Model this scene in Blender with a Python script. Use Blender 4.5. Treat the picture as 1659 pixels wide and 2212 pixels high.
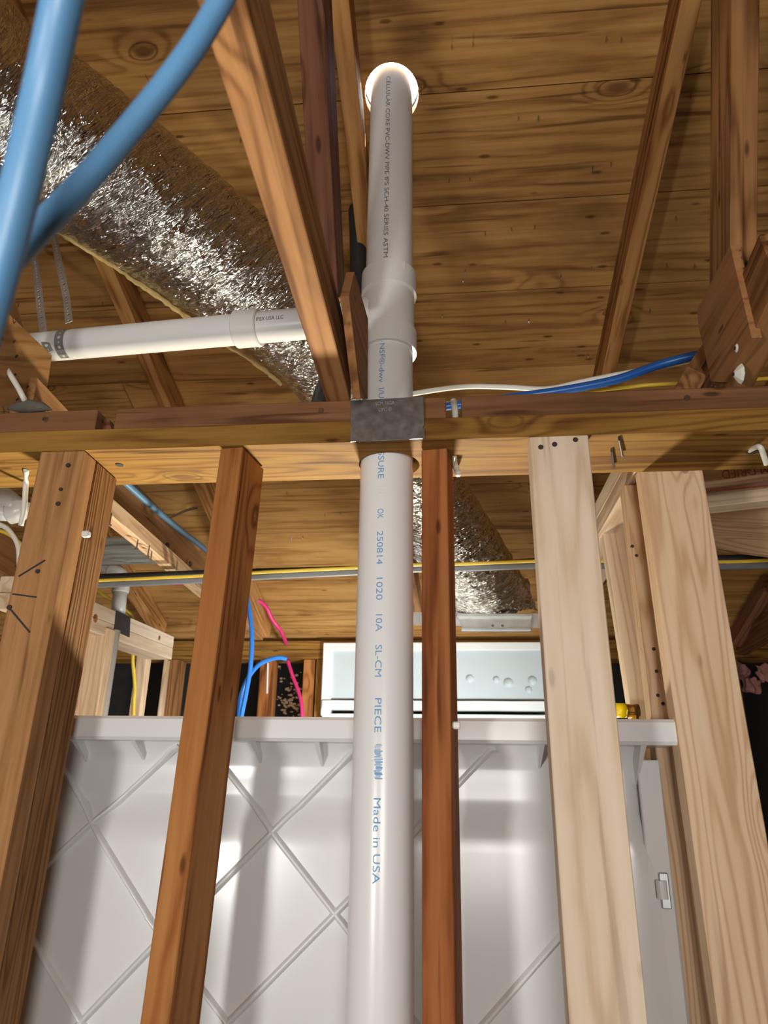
import bpy, bmesh, math, random
import numpy as np
from mathutils import Vector, Matrix, noise as mnoise

for o in list(bpy.data.objects):
    bpy.data.objects.remove(o, do_unlink=True)
scene = bpy.context.scene
COL = scene.collection
R = math.radians
random.seed(7)

# ------------------------------------------------------------------ camera
FPX = 1534.0                      # focal length in pixels of the 1659 x 2212 frame
CAM = Vector((0, 0, 1.85))
YAW, PITCH, ROLL = R(-5.8), R(21.0), R(-0.9)
_f = Vector((math.sin(YAW) * math.cos(PITCH), math.cos(YAW) * math.cos(PITCH), math.sin(PITCH)))
_r = Vector((math.cos(YAW), -math.sin(YAW), 0))
_u = _r.cross(_f)
_x = _r * math.cos(ROLL) - _u * math.sin(ROLL)
_y = _r * math.sin(ROLL) + _u * math.cos(ROLL)
cd = bpy.data.cameras.new('camera')
cam = bpy.data.objects.new('camera', cd); COL.objects.link(cam)
cam.matrix_world = Matrix(((_x.x, _y.x, -_f.x, CAM.x), (_x.y, _y.y, -_f.y, CAM.y), (_x.z, _y.z, -_f.z, CAM.z), (0, 0, 0, 1)))
cd.sensor_fit = 'VERTICAL'; cd.sensor_height = 36.0
cd.lens = FPX / 2212 * 36.0
cd.clip_start = 0.02
cd.dof.use_dof = True; cd.dof.focus_distance = 1.3; cd.dof.aperture_fstop = 7.5
scene.camera = cam

# ------------------------------------------------------------------ view, sky, lights
vs = scene.view_settings
vs.view_transform = 'Standard'; vs.look = 'None'; vs.exposure = 0.0; vs.gamma = 1.0
vs.use_curve_mapping = False
world = bpy.data.worlds.new('sky'); scene.world = world
world.use_nodes = True
bgn = world.node_tree.nodes['Background']
bgn.inputs[0].default_value = (0.80, 0.90, 1.0, 1)
bgn.inputs[1].default_value = 22.0


def light(name, kind, loc, target, energy, color, size=0.3, spread=180):
    l = bpy.data.lights.new(name, kind)
    l.energy = energy; l.color = color
    if kind == 'AREA':
        l.shape = 'DISK'; l.size = size; l.spread = R(spread)
    elif kind == 'SUN':
        l.angle = R(0.5)
    else:
        l.shadow_soft_size = size
    o = bpy.data.objects.new(name, l); COL.objects.link(o)
    o.location = loc
    d = Vector(target) - Vector(loc)
    o.rotation_euler = d.to_track_quat('-Z', 'Y').to_euler()
    return o


light('sun', 'SUN', (3, -1, 6), (0.0, -0.5, 3.2), 16.0, (1.0, 0.95, 0.88))
light('work_lamp_front', 'AREA', (-0.9, -0.9, 1.6), (0.0, 1.2, 1.7), 10.0, (1.0, 0.98, 0.95), 0.22, 130)
light('room_lamp_front', 'AREA', (0.15, -1.0, 1.75), (-0.05, 1.1, 2.7), 20.0, (1.0, 0.97, 0.93), 0.55)
light('work_lamp_bath', 'AREA', (-0.15, 2.95, 1.05), (-0.4, 1.0, 1.95), 21.0, (1.0, 0.93, 0.74), 0.25, 60)
light('window_light_bath', 'AREA', (0.62, 1.75, 1.35), (-0.5, 3.0, 1.62), 22.0, (0.93, 0.99, 1.0), 0.4, 95)
light('tub_lamp_bath', 'AREA', (-0.05, 2.25, 1.70), (0.0, 1.75, 0.2), 24.0, (0.90, 0.97, 1.0), 0.3, 100)

# ------------------------------------------------------------------ pixel rays to places in the world


def ray(px, py):
    return (_f * FPX + _x * (px - 829.5) - _y * (py - 1106.0)).normalized()


def at(px, py, Y):
    d = ray(px, py); return CAM + d * ((Y - CAM.y) / d.y)


def at_z(px, py, zr):             # zr: height above the camera
    d = ray(px, py); return CAM + d * (zr / d.z)


def at_d(px, py, dep):            # dep: distance along the viewing axis
    d = ray(px, py); return CAM + d * (dep / d.dot(_f))


ROOF_Z0, ROOF_M = 1.79, 0.36     # underside of the boards: z = ROOF_Z0 - ROOF_M * y, above the camera


def at_roof(px, py, drop=0.0):
    d = ray(px, py); return CAM + d * ((ROOF_Z0 - drop) / (d.z + ROOF_M * d.y))


def roof_z(Y):
    return CAM.z + ROOF_Z0 - ROOF_M * Y


RN = Vector((0, ROOF_M, 1)).normalized()       # roof normal, up
DV = Vector((0, 1, 0))                         # direction the trusses run
DN = Vector((DV.y, -DV.x, 0))                  # to the right of it


def at_v(px, py, P):              # on the vertical plane through P along DV
    d = ray(px, py); return CAM + d * ((P - CAM).dot(DN) / d.dot(DN))


# ------------------------------------------------------------------ node helpers and materials
class NT:
    def __init__(self, name):
        self.m = bpy.data.materials.new(name); self.m.use_nodes = True
        self.t = self.m.node_tree; self.b = self.t.nodes['Principled BSDF']

    def n(self, typ, ins=None, **kw):
        nd = self.t.nodes.new(typ)
        for k, v in kw.items():
            setattr(nd, k, v)
        for k, v in (ins or {}).items():
            s = nd.inputs[k]
            if hasattr(v, 'bl_idname') or isinstance(v, bpy.types.NodeSocket):
                self.t.links.new(v, s)
            else:
                s.default_value = v
        return nd

    def math(self, op, a, b=0.0, c=0.0, clamp=False):
        return self.n('ShaderNodeMath', {0: a, 1: b, 2: c}, operation=op, use_clamp=clamp).outputs[0]

    def vmul(self, v, s):
        return self.n('ShaderNodeVectorMath', {0: v, 1: s}, operation='MULTIPLY').outputs[0]

    def vadd(self, v, s):
        return self.n('ShaderNodeVectorMath', {0: v, 1: s}, operation='ADD').outputs[0]

    def noise(self, v, scale=1.0, detail=3.0, rough=0.55, dist=0.0):
        return self.n('ShaderNodeTexNoise', {'Vector': v, 'Scale': scale, 'Detail': detail, 'Roughness': rough, 'Distortion': dist}).outputs[0]

    def maprange(self, v, a, b, c=0.0, d=1.0, smooth=True):
        return self.n('ShaderNodeMapRange', {0: v, 1: a, 2: b, 3: c, 4: d}, interpolation_type='SMOOTHSTEP' if smooth else 'LINEAR').outputs[0]

    def ramp(self, f, stops):
        nd = self.n('ShaderNodeValToRGB', {0: f})
        el = nd.color_ramp.elements
        while len(el) < len(stops):
            el.new(0.5)
        for e, (p, c) in zip(el, stops):
            e.position = p; e.color = (*c, 1)
        return nd.outputs[0]

    def mix(self, f, a, b, mode='MIX'):
        nd = self.n('ShaderNodeMix', data_type='RGBA', blend_type=mode)
        for k, v in ((0, f), (6, a), (7, b)):
            if isinstance(v, bpy.types.NodeSocket):
                self.t.links.new(v, nd.inputs[k])
            else:
                nd.inputs[k].default_value = (*v, 1) if isinstance(v, tuple) and len(v) == 3 else v
        return nd.outputs[2]

    def set(self, **kw):
        for k, v in kw.items():
            s = self.b.inputs[k.replace('_', ' ')]
            if isinstance(v, bpy.types.NodeSocket):
                self.t.links.new(v, s)
            else:
                s.default_value = (*v, 1) if isinstance(v, tuple) and len(v) == 3 else v
        return self

    def bump(self, h, strength=0.3, dist=0.002):
        b = self.n('ShaderNodeBump', {'Strength': strength, 'Distance': dist, 'Height': h})
        self.t.links.new(b.outputs[0], self.b.inputs['Normal'])


def wood(name, dark, mid, light_, knot=(0.09, 0.035, 0.012), bands=5.0, contrast=1.0, stain=0.35, staincol=(0.35, 0.27, 0.22),
         rough=0.7, knots=1.0, bump=0.25, fine=0.75, streak=0.8, spec=0.10):
    t = NT(name)
    tc = t.n('ShaderNodeTexCoord').outputs['Object']
    rnd = t.n('ShaderNodeObjectInfo').outputs['Random']
    off = t.n('ShaderNodeCombineXYZ', {0: t.math('MULTIPLY', rnd, 37.0), 1: t.math('MULTIPLY', rnd, 11.0), 2: t.math('MULTIPLY', rnd, 23.0)}).outputs[0]
    v = t.vadd(tc, off)
    n1 = t.noise(t.vmul(v, (0.45, 9.0, 9.0)), 1.0, 2.0, 0.5, 0.2)
    wob = t.noise(t.vmul(v, (6, 20, 20)), 1.0, 2.0)
    vo = t.n('ShaderNodeTexVoronoi', {'Vector': t.vadd(t.vmul(v, (2.6, 5.2, 5.2)), t.n('ShaderNodeCombineXYZ', {0: t.math('MULTIPLY', wob, 0.15), 1: 0.0, 2: 0.0}).outputs[0]), 'Scale': 1.0, 'Randomness': 1.0})
    d = vo.outputs['Distance']
    k = t.maprange(d, 0.0, 0.26, 1.0, 0.0)
    k = t.math('MULTIPLY', k, knots)
    ph = t.math('MULTIPLY_ADD', n1, bands, t.math('MULTIPLY', k, 1.1))
    ph = t.math('MULTIPLY_ADD', wob, 0.35, ph)
    band = t.math('MULTIPLY_ADD', t.math('SINE', t.math('MULTIPLY', ph, 12.566)), 0.5, 0.5)
    fn = t.noise(t.vmul(v, (4.0, 110.0, 110.0)), 1.0, 4.0, 0.65)
    br = t.noise(t.vmul(v, (0.7, 9.0, 9.0)), 1.0, 2.0)
    late = t.math('POWER', band, 2.5)
    f = t.math('ADD', t.math('MULTIPLY', late, -0.42 * contrast), t.math('MULTIPLY', fn, fine))
    f = t.math('ADD', f, t.math('MULTIPLY', t.math('SUBTRACT', br, 0.5), 1.1 * contrast))
    f = t.math('ADD', f, t.math('MULTIPLY', t.math('SUBTRACT', rnd, 0.5), 0.18))
    f = t.math('ADD', f, 0.52 - fine * 0.5 + 0.12 * contrast)
    c = t.ramp(f, [(0.1, dark), (0.48, mid), (0.9, light_)])
    sm = t.noise(t.vmul(v, (2.2, 5.0, 5.0)), 1.0, 4.0, 0.6, 0.5)
    c = t.mix(t.math('MULTIPLY', t.maprange(sm, 0.52, 0.72), stain), c, t.mix(1.0, c, staincol, 'MULTIPLY'))
    st = t.noise(t.vmul(v, (2.6, 55.0, 55.0)), 1.0, 2.0, 0.5, 0.4)
    c = t.mix(t.math('MULTIPLY', t.maprange(st, 0.60, 0.74), streak), c, t.mix(1.0, c, (0.28, 0.22, 0.19), 'MULTIPLY'))
    sp = t.n('ShaderNodeTexVoronoi', {'Vector': t.vmul(v, (7.0, 22.0, 22.0)), 'Scale': 1.0}).outputs['Distance']
    c = t.mix(t.math('MULTIPLY', t.maprange(sp, 0.05, 0.13, 1.0, 0.0), streak), c, t.mix(1.0, c, (0.25, 0.20, 0.18), 'MULTIPLY'))
    km = t.maprange(d, 0.03, 0.085, 0.75, 0.0)
    ring = t.maprange(t.math('ABSOLUTE', t.math('SUBTRACT', d, 0.085)), 0.0, 0.014, 0.7, 0.0)
    km = t.math('MULTIPLY', t.math('MAXIMUM', km, ring), knots, clamp=True)
    c = t.mix(km, c, knot)
    t.set(Base_Color=c, Roughness=rough)
    t.b.inputs['Specular IOR Level'].default_value = spec
    t.bump(t.math('ADD', t.math('MULTIPLY', fn, 0.7), t.math('MULTIPLY', band, 0.35)), bump, 0.0015)
    return t.m


def plain(name, col, rough=0.5, metal=0.0, var=0.08, scale=30.0, bump=0.0, spec=0.5):
    t = NT(name)
    tc = t.n('ShaderNodeTexCoord').outputs['Object']
    n = t.noise(tc, scale, 4.0)
    c = t.mix(n, tuple(max(0, x * (1 - var)) for x in col), tuple(min(1, x * (1 + var)) for x in col))
    t.set(Base_Color=c, Roughness=t.maprange(n, 0.2, 0.8, rough * 0.85, min(1.0, rough * 1.15)) if var > 0.01 else rough, Metallic=metal)
    t.b.inputs['Specular IOR Level'].default_value = spec
    if bump:
        t.bump(n, bump, 0.002)
    return t.m


M = {}
M['roof'] = wood('roof_board_wood', (0.17, 0.072, 0.021), (0.37, 0.185, 0.056), (0.53, 0.30, 0.10), bands=3.6, contrast=0.62, stain=0.55, staincol=(0.42, 0.34, 0.30), rough=0.6, knots=1.0)
M['rafter'] = wood('rafter_wood', (0.15, 0.055, 0.015), (0.36, 0.16, 0.05), (0.48, 0.25, 0.09), bands=7, stain=0.4)
M['truss'] = wood('truss_wood', (0.14, 0.057, 0.020), (0.29, 0.133, 0.048), (0.40, 0.20, 0.080), bands=6, stain=0.4)
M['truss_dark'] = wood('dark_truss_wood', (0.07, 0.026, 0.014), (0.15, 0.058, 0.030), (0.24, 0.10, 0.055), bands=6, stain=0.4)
M['plate'] = wood('old_plate_wood', (0.10, 0.036, 0.010), (0.235, 0.113, 0.024), (0.36, 0.195, 0.043), bands=8, contrast=0.7, stain=0.45, knots=0.8)
M['plate2'] = wood('dusty_plate_wood', (0.12, 0.052, 0.023), (0.20, 0.09, 0.040), (0.26, 0.125, 0.06), bands=3, contrast=0.5, stain=0.4, knots=0.4)
M['stud_tan'] = wood('tan_stud_wood', (0.24, 0.11, 0.04), (0.42, 0.21, 0.085), (0.54, 0.30, 0.13), bands=4.0, contrast=0.42, stain=0.3)
M['stud_orange'] = wood('orange_stud_wood', (0.13, 0.04, 0.012), (0.33, 0.12, 0.032), (0.43, 0.19, 0.06), bands=4, stain=0.5, staincol=(0.3, 0.25, 0.22))
M['stud_red'] = wood('red_stud_wood', (0.14, 0.035, 0.011), (0.30, 0.095, 0.028), (0.38, 0.15, 0.05), bands=4, stain=0.45)
M['rough_sawn'] = wood('rough_sawn_wood', (0.13, 0.055, 0.018), (0.27, 0.125, 0.045), (0.37, 0.19, 0.075), bands=14, stain=0.35, bump=0.7)
M['pine'] = wood('new_pine', (0.50, 0.33, 0.20), (0.68, 0.52, 0.37), (0.78, 0.65, 0.50), knot=(0.22, 0.09, 0.03), bands=5, contrast=0.75, stain=0.15, staincol=(0.7, 0.62, 0.55), bump=0.12, fine=0.4, streak=0.3, spec=0.25)
M['pine2'] = wood('new_spruce', (0.48, 0.28, 0.15), (0.66, 0.45, 0.28), (0.76, 0.60, 0.42), knot=(0.20, 0.08, 0.025), bands=13, contrast=0.8, stain=0.15, staincol=(0.7, 0.62, 0.55), bump=0.15, fine=0.45, streak=0.35, spec=0.25)
M['ply'] = wood('plywood', (0.17, 0.075, 0.024), (0.36, 0.175, 0.06), (0.46, 0.25, 0.09), bands=5, contrast=0.7, stain=0.35, knots=0.25)
M['ply_dark'] = wood('old_plywood', (0.16, 0.065, 0.024), (0.32, 0.145, 0.055), (0.42, 0.21, 0.085), bands=5, contrast=0.8, stain=0.4, knots=0.35)
M['grey_wood'] = wood('weathered_wood', (0.12, 0.115, 0.10), (0.27, 0.265, 0.235), (0.42, 0.41, 0.37), bands=6, stain=0.4, knots=0.3)
M['pvc'] = plain('white_pvc', (0.76, 0.745, 0.725), 0.28, 0.0, 0.008, 8)
M['pvc_fit'] = plain('white_pvc_fitting', (0.74, 0.725, 0.69), 0.25, 0.0, 0.008, 8)
M['tub'] = plain('tub_acrylic', (0.72, 0.715, 0.70), 0.24, 0.0, 0.02, 6)
M['steel'] = plain('galvanized_steel', (0.60, 0.62, 0.62), 0.40, 0.75, 0.15, 40)
M['steel_dark'] = plain('dull_steel_plate', (0.30, 0.29, 0.28), 0.42, 0.9, 0.25, 60)
M['nail'] = plain('nail_steel', (0.55, 0.57, 0.62), 0.25, 1.0, 0.1)
M['nail_dark'] = plain('rusty_nail', (0.05, 0.035, 0.028), 0.6, 0.3, 0.2)
M['blue'] = plain('blue_pex', (0.095, 0.235, 0.41), 0.38, 0.0, 0.04, 8)
M['blue2'] = plain('deep_blue_pex', (0.012, 0.10, 0.38), 0.35, 0.0, 0.05, 8)
M['blue3'] = plain('bright_blue_pex', (0.03, 0.20, 0.68), 0.35, 0.0, 0.05, 8)
M['pink'] = plain('pink_cable', (0.62, 0.03, 0.16), 0.4, 0.0, 0.05)
M['yellow'] = plain('yellow_cable', (0.78, 0.55, 0.06), 0.4, 0.0, 0.05)
M['white_cable'] = plain('white_cable', (0.72, 0.70, 0.62), 0.4, 0.0, 0.05)
M['grey_cable'] = plain('grey_cable', (0.16, 0.17, 0.19), 0.5, 0.0, 0.15)
M['black'] = plain('black_plastic', (0.02, 0.02, 0.022), 0.5, 0.0, 0.3)
M['felt'] = plain('tar_paper', (0.012, 0.011, 0.010), 0.75, 0.0, 0.8, 25, 0.5, 0.3)
M['paint_white'] = plain('white_paint', (0.78, 0.79, 0.78), 0.5, 0.0, 0.03, 50, 0.2)
M['paint_blue'] = plain('pale_blue_paint', (0.52, 0.58, 0.60), 0.5, 0.0, 0.04, 12, 0.2)
M['ink_grey'] = plain('grey_ink', (0.16, 0.17, 0.19), 0.6)
M['ink_blue'] = plain('blue_ink', (0.13, 0.32, 0.56), 0.6)
M['ink_black'] = plain('black_ink', (0.02, 0.02, 0.02), 0.6)
M['ink_red'] = plain('red_ink', (0.38, 0.07, 0.03), 0.6)
M['ink_cyan'] = plain('blue_line_ink', (0.06, 0.30, 0.42), 0.6)
M['brass'] = plain('brass', (0.62, 0.40, 0.12), 0.3, 1.0, 0.1)
M['yellow_cap'] = plain('yellow_plastic', (0.85, 0.62, 0.0), 0.35)
M['pinkwool'] = plain('pink_insulation', (0.42, 0.20, 0.18), 0.9, 0.0, 0.4, 60, 0.8, 0.1)
M['lump'] = plain('grey_debris', (0.12, 0.11, 0.09), 0.95, 0.0, 0.4, 50, 0.8, 0.1)
M['glue'] = plain('hot_glue', (0.72, 0.70, 0.60), 0.35)
M['floor'] = plain('subfloor', (0.30, 0.24, 0.18), 0.75, 0.0, 0.2, 6)
M['drywall'] = plain('drywall', (0.42, 0.34, 0.25), 0.8, 0.0, 0.05, 4)
M['kraft'] = plain('duct_kraft_seam', (0.36, 0.25, 0.10), 0.7, 0.0, 0.35, 120, 0.8, 0.2)

# foil: crinkles ride on the duct's own uv (metres along, metres around)
t = NT('crinkled_foil')
uv = t.n('ShaderNodeUVMap', uv_map='uv').outputs[0]
sep = t.n('ShaderNodeSeparateXYZ', {0: uv})
sk = t.n('ShaderNodeCombineXYZ', {0: t.math('MULTIPLY_ADD', sep.outputs[1], 0.35, sep.outputs[0]), 1: sep.outputs[1], 2: 0.0}).outputs[0]
a = t.noise(t.vmul(sk, (80, 10, 1)), 1.0, 3.0, 0.6, 0.7)
b = t.n('ShaderNodeTexVoronoi', {'Vector': t.vmul(t.vadd(sk, t.vmul(t.n('ShaderNodeTexNoise', {'Vector': uv, 'Scale': 30.0}).outputs[1], (0.02, 0.05, 0))), (60, 11, 1)), 'Scale': 1.0}, feature='F1').outputs['Distance']
ridge = t.math('ABSOLUTE', t.math('SUBTRACT', a, 0.5))
t.set(Base_Color=t.mix(a, (0.70, 0.69, 0.66), (0.92, 0.91, 0.89)), Roughness=0.11, Metallic=1.0)
t.bump(t.math('ADD', t.math('MULTIPLY', ridge, 1.6), t.math('MULTIPLY', b, 0.6)), 1.0, 0.026)
M['foil'] = t.m

# ------------------------------------------------------------------ object helpers


def tag(o, label=None, cat=None, group=None, kind=None):
    for k, v in (('label', label), ('category', cat), ('group', group), ('kind', kind)):
        if v:
            o[k] = v
    return o


def thing(name, label, cat, loc=(0, 0, 0), group=None):
    o = bpy.data.objects.new(name, None); COL.objects.link(o)
    o.empty_display_size = 0.05
    o.matrix_world = Matrix.Translation(Vector(loc))
    return tag(o, label, cat, group)


WM = {}


def link(name, me, mat, parent=None, Mx=None, smooth=False):
    o = bpy.data.objects.new(name, me); COL.objects.link(o)
    Mx = Mx if Mx is not None else Matrix.Identity(4)
    if parent is not None:
        o.parent = parent
        o.matrix_basis = wm(parent).inverted() @ Mx
    else:
        o.matrix_basis = Mx
    WM[o.name] = Mx.copy()
    if mat is not None and not me.materials:
        me.materials.append(M[mat] if isinstance(mat, str) else mat)
    if smooth:
        for p in me.polygons:
            p.use_smooth = True
    return o


def wm(o):
    return WM[o.name] if o.name in WM else o.matrix_basis.copy()


def mesh(verts, faces, name='mesh'):
    me = bpy.data.meshes.new(name)
    me.from_pydata([tuple(v) for v in verts], [], faces)
    me.update()
    return me


def frame(A, B, wdir):
    ex = (B - A).normalized()
    ey = (wdir - ex * wdir.dot(ex)).normalized()
    ez = ex.cross(ey)
    c = (A + B) / 2
    return Matrix(((ex.x, ey.x, ez.x, c.x), (ex.y, ey.y, ez.y, c.y), (ex.z, ey.z, ez.z, c.z), (0, 0, 0, 1)))


def box_mesh(L, w, t, bev=0.0015, wob=0.0, seg=1, seed=0):
    bm = bmesh.new()
    bmesh.ops.create_cube(bm, size=1.0)
    for v in bm.verts:
        v.co = Vector((v.co.x * L, v.co.y * w, v.co.z * t))
    if seg > 1:
        es = [e for e in bm.edges if abs((e.verts[0].co - e.verts[1].co).x) > L * 0.5]
        bmesh.ops.subdivide_edges(bm, edges=es, cuts=seg - 1, use_grid_fill=True)
    if bev:
        es = [e for e in bm.edges if len(e.link_faces) == 2 and e.calc_face_angle(0) > 1.0]
        bmesh.ops.bevel(bm, geom=es, offset=bev, segments=1, affect='EDGES')
    if wob:
        for v in bm.verts:
            q = Vector((v.co.x * 6 + seed * 3.1, v.co.y * 30 + seed, v.co.z * 30))
            v.co += mnoise.noise_vector(q) * wob
    me = bpy.data.meshes.new('board')
    bm.to_mesh(me); bm.free()
    return me


_bs = [0]


def board(name, A, B, w, t, wdir, mat, parent=None, bev=0.0015, wob=0.0006, seg=None, **tg):
    A, B = Vector(A), Vector(B)
    L = (B - A).length
    _bs[0] += 1
    if seg is None:
        seg = max(1, int(L / 0.08))
    o = link(name, box_mesh(L, w, t, bev, wob, seg, _bs[0]), mat, parent, frame(A, B, Vector(wdir)))
    if tg:
        tag(o, **tg)
    return o


def smooth_path(pts, n=8):
    pts = [Vector(p) for p in pts]
    if len(pts) < 3:
        return pts
    P = [pts[0] * 2 - pts[1]] + pts + [pts[-1] * 2 - pts[-2]]
    out = []
    for i in range(1, len(P) - 2):
        for k in range(n):
            s = k / n
            out.append(0.5 * ((2 * P[i]) + (P[i + 1] - P[i - 1]) * s + (2 * P[i - 1] - 5 * P[i] + 4 * P[i + 1] - P[i + 2]) * s * s + (3 * P[i] - P[i - 1] - 3 * P[i + 1] + P[i + 2]) * s ** 3))
    out.append(pts[-1])
    return out


def tube_mesh(path, r, n=12, cap=True, flat=1.0, up=None):
    vs_, fs = [], []
    m = len(path)
    prev = None
    for i, p in enumerate(path):
        tg_ = (path[min(i + 1, m - 1)] - path[max(i - 1, 0)]).normalized()
        ref = prev if prev is not None else (up or (Vector((0, 0, 1)) if abs(tg_.z) < 0.9 else Vector((1, 0, 0))))
        a_ = (ref - tg_ * ref.dot(tg_)).normalized(); prev = a_
        b_ = tg_.cross(a_)
        ri = r[i] if isinstance(r, (list, tuple)) else r
        for k in range(n):
            an = 2 * math.pi * k / n
            vs_.append(p + a_ * math.cos(an) * ri * flat + b_ * math.sin(an) * ri)
    for i in range(m - 1):
        for k in range(n):
            k2 = (k + 1) % n
            fs.append((i * n + k, i * n + k2, (i + 1) * n + k2, (i + 1) * n + k))
    if cap:
        fs.append(tuple(range(n - 1, -1, -1))); fs.append(tuple((m - 1) * n + k for k in range(n)))
    return mesh(vs_, fs)


def tube(name, pts, r, mat, parent=None, n=12, sm=8, flat=1.0, **tg):
    o = link(name, tube_mesh(smooth_path(pts, sm), r, n, True, flat), mat, parent, None, True)
    if tg:
        tag(o, **tg)
    return o


def lathe(name, A, B, prof, mat, parent=None, n=40, hollow=None, **tg):
    """prof: [(s in metres from A along A>B, radius)]; local X is the axis."""
    A, B = Vector(A), Vector(B)
    Mx = frame(A, B, Vector((0.31, 0.2, 0.9)) if abs((B - A).normalized().z) < 0.9 else Vector((0, 1, 0)))
    Mx.translation = A
    vs_, fs = [], []
    for s, r in prof:
        for k in range(n):
            an = 2 * math.pi * k / n
            vs_.append((s, r * math.cos(an), r * math.sin(an)))
    m = len(prof)
    for i in range(m - 1):
        for k in range(n):
            k2 = (k + 1) % n
            fs.append((i * n + k, i * n + k2, (i + 1) * n + k2, (i + 1) * n + k))
    me = mesh(vs_, fs)
    me.shade_smooth() if hasattr(me, 'shade_smooth') else None
    o = link(name, me, mat, parent, Mx, True)
    try:
        me.set_sharp_from_angle(angle=R(35))
    except Exception:
        pass
    if tg:
        tag(o, **tg)
    return o


def pipe_prof(L, ro, ri):
    return [(0, ri), (0, ro), (L, ro), (L, ri), (0, ri)]


def plate_mesh(pts, thick):
    """polygon of world points, extruded along its normal by thick (towards -normal), returned in local coords of a frame"""
    pts = [Vector(p) for p in pts]
    c = sum(pts, Vector()) / len(pts)
    nrm = Vector()
    for i in range(len(pts)):
        nrm += (pts[i] - c).cross(pts[(i + 1) % len(pts)] - c)
    nrm.normalize()
    ex = (pts[1] - pts[0]).normalized(); ey = nrm.cross(ex)
    Mx = Matrix(((ex.x, ey.x, nrm.x, c.x), (ex.y, ey.y, nrm.y, c.y), (ex.z, ey.z, nrm.z, c.z), (0, 0, 0, 1)))
    inv = Mx.inverted()
    l = [inv @ p for p in pts]
    n = len(l)
    vs_ = [Vector((p.x, p.y, 0)) for p in l] + [Vector((p.x, p.y, -thick)) for p in l]
    fs = [tuple(range(n)), tuple(range(2 * n - 1, n - 1, -1))]
    for i in range(n):
        j = (i + 1) % n
        fs.append((j, i, n + i, n + j))
    return mesh(vs_, fs), Mx


def plate(name, pts, thick, mat, parent=None, **tg):
    me, Mx = plate_mesh(pts, thick)
    o = link(name, me, mat, parent, Mx)
    if tg:
        tag(o, **tg)
    return o


def cut(o, A, B, r, n=32):
    """drill a round hole through o"""
    bpy.context.view_layer.update()
    c = link('drill', tube_mesh([Vector(A), Vector(B)], r, n), None)
    md = o.modifiers.new('hole', 'BOOLEAN'); md.operation = 'DIFFERENCE'; md.object = c; md.solver = 'EXACT'
    bpy.context.view_layer.update()
    dg = bpy.context.evaluated_depsgraph_get()
    me = bpy.data.meshes.new_from_object(o.evaluated_get(dg))
    o.modifiers.clear()
    o.data = me
    bpy.data.objects.remove(c, do_unlink=True)


def text_geo(body):
    cu = bpy.data.curves.new('txt', 'FONT'); cu.body = body; cu.size = 1.0; cu.resolution_u = 3
    ob = bpy.data.objects.new('txt', cu); COL.objects.link(ob)
    bpy.context.view_layer.update()
    me = bpy.data.meshes.new_from_object(ob.evaluated_get(bpy.context.evaluated_depsgraph_get()))
    V = np.array([v.co[:2] for v in me.vertices]); F = [tuple(p.vertices) for p in me.polygons]
    bpy.data.objects.remove(ob, do_unlink=True); bpy.data.curves.remove(cu); bpy.data.meshes.remove(me)
    V = V - V.min(axis=0)
    return V, F


def hit_cyl(px, py, A, ax, r):
    d = ray(px, py); o = CAM - A
    dp = d - ax * d.dot(ax); op = o - ax * o.dot(ax)
    a_, b_, c_ = dp.dot(dp), 2 * dp.dot(op), op.dot(op) - r * r
    s = (-b_ - math.sqrt(max(0, b_ * b_ - 4 * a_ * c_))) / (2 * a_)
    return CAM + d * s


def print_on_pipe(body, p0, p1, h, A, ax, r, mat, parent, tops_right=True):
    """lettering wrapped on a cylinder: starts at pixel p0, ends at pixel p1, h cap height in metres"""
    V, F = text_geo(body)
    P0, P1 = hit_cyl(*p0, A, ax, r), hit_cyl(*p1, A, ax, r)
    s0, s1 = (P0 - A).dot(ax), (P1 - A).dot(ax)
    rad = (P0 - A) - ax * s0
    e1 = rad.normalized()
    adv = 1 if s1 > s0 else -1
    e2 = e1.cross(ax) * adv          # letter-up direction
    W = V[:, 0].max(); H = V[:, 1].max()
    vs_ = []
    for x, y in V:
        s = s0 + (s1 - s0) * x / W
        an = (y - H / 2) / H * h / r
        vs_.append(A + ax * s + (e1 * math.cos(an) + e2 * math.sin(an)) * (r + 0.0005))
    return link('printed_text', mesh(vs_, F), mat, parent)


def print_flat(body, O, ex, ey, w, h, mat, parent, name='printed_text'):
    V, F = text_geo(body)
    W, H = V[:, 0].max(), V[:, 1].max()
    vs_ = [O + ex * (x / W * w) + ey * (y / H * h) for x, y in V]
    return link(name, mesh(vs_, F), mat, parent)


def screw(P, nrm, r, parent, name='nail', mat='nail_dark', h=0.001):
    P, nrm = Vector(P), Vector(nrm).normalized()
    return link(name, tube_mesh([P - nrm * 0.004, P + nrm * h], r, 8), mat, parent)


Z = CAM.z
X3, Y3, Z3 = Vector((1, 0, 0)), Vector((0, 1, 0)), Vector((0, 0, 1))
YW0, YW1 = 1.0, 1.148                # the stud wall in front
ZP = at(800, 953, 1.0).z - CAM.z                           # underside of its plate above the camera

# ------------------------------------------------------------------ the shell
XL, XR, YB, YF = -3.0, 2.7, -3.2, 3.40
link('floor', *(lambda m: (m[0], 'floor', None, m[1]))(plate_mesh([(XL, YB, 0), (XR, YB, 0), (XR, YF, 0), (XL, YF, 0)], 0.05)))['kind'] = 'structure'


def shell(name, pts, th, mat):
    me, Mx = plate_mesh(pts, th)
    o = link(name, me, mat, None, Mx); o['kind'] = 'structure'; return o


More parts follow.
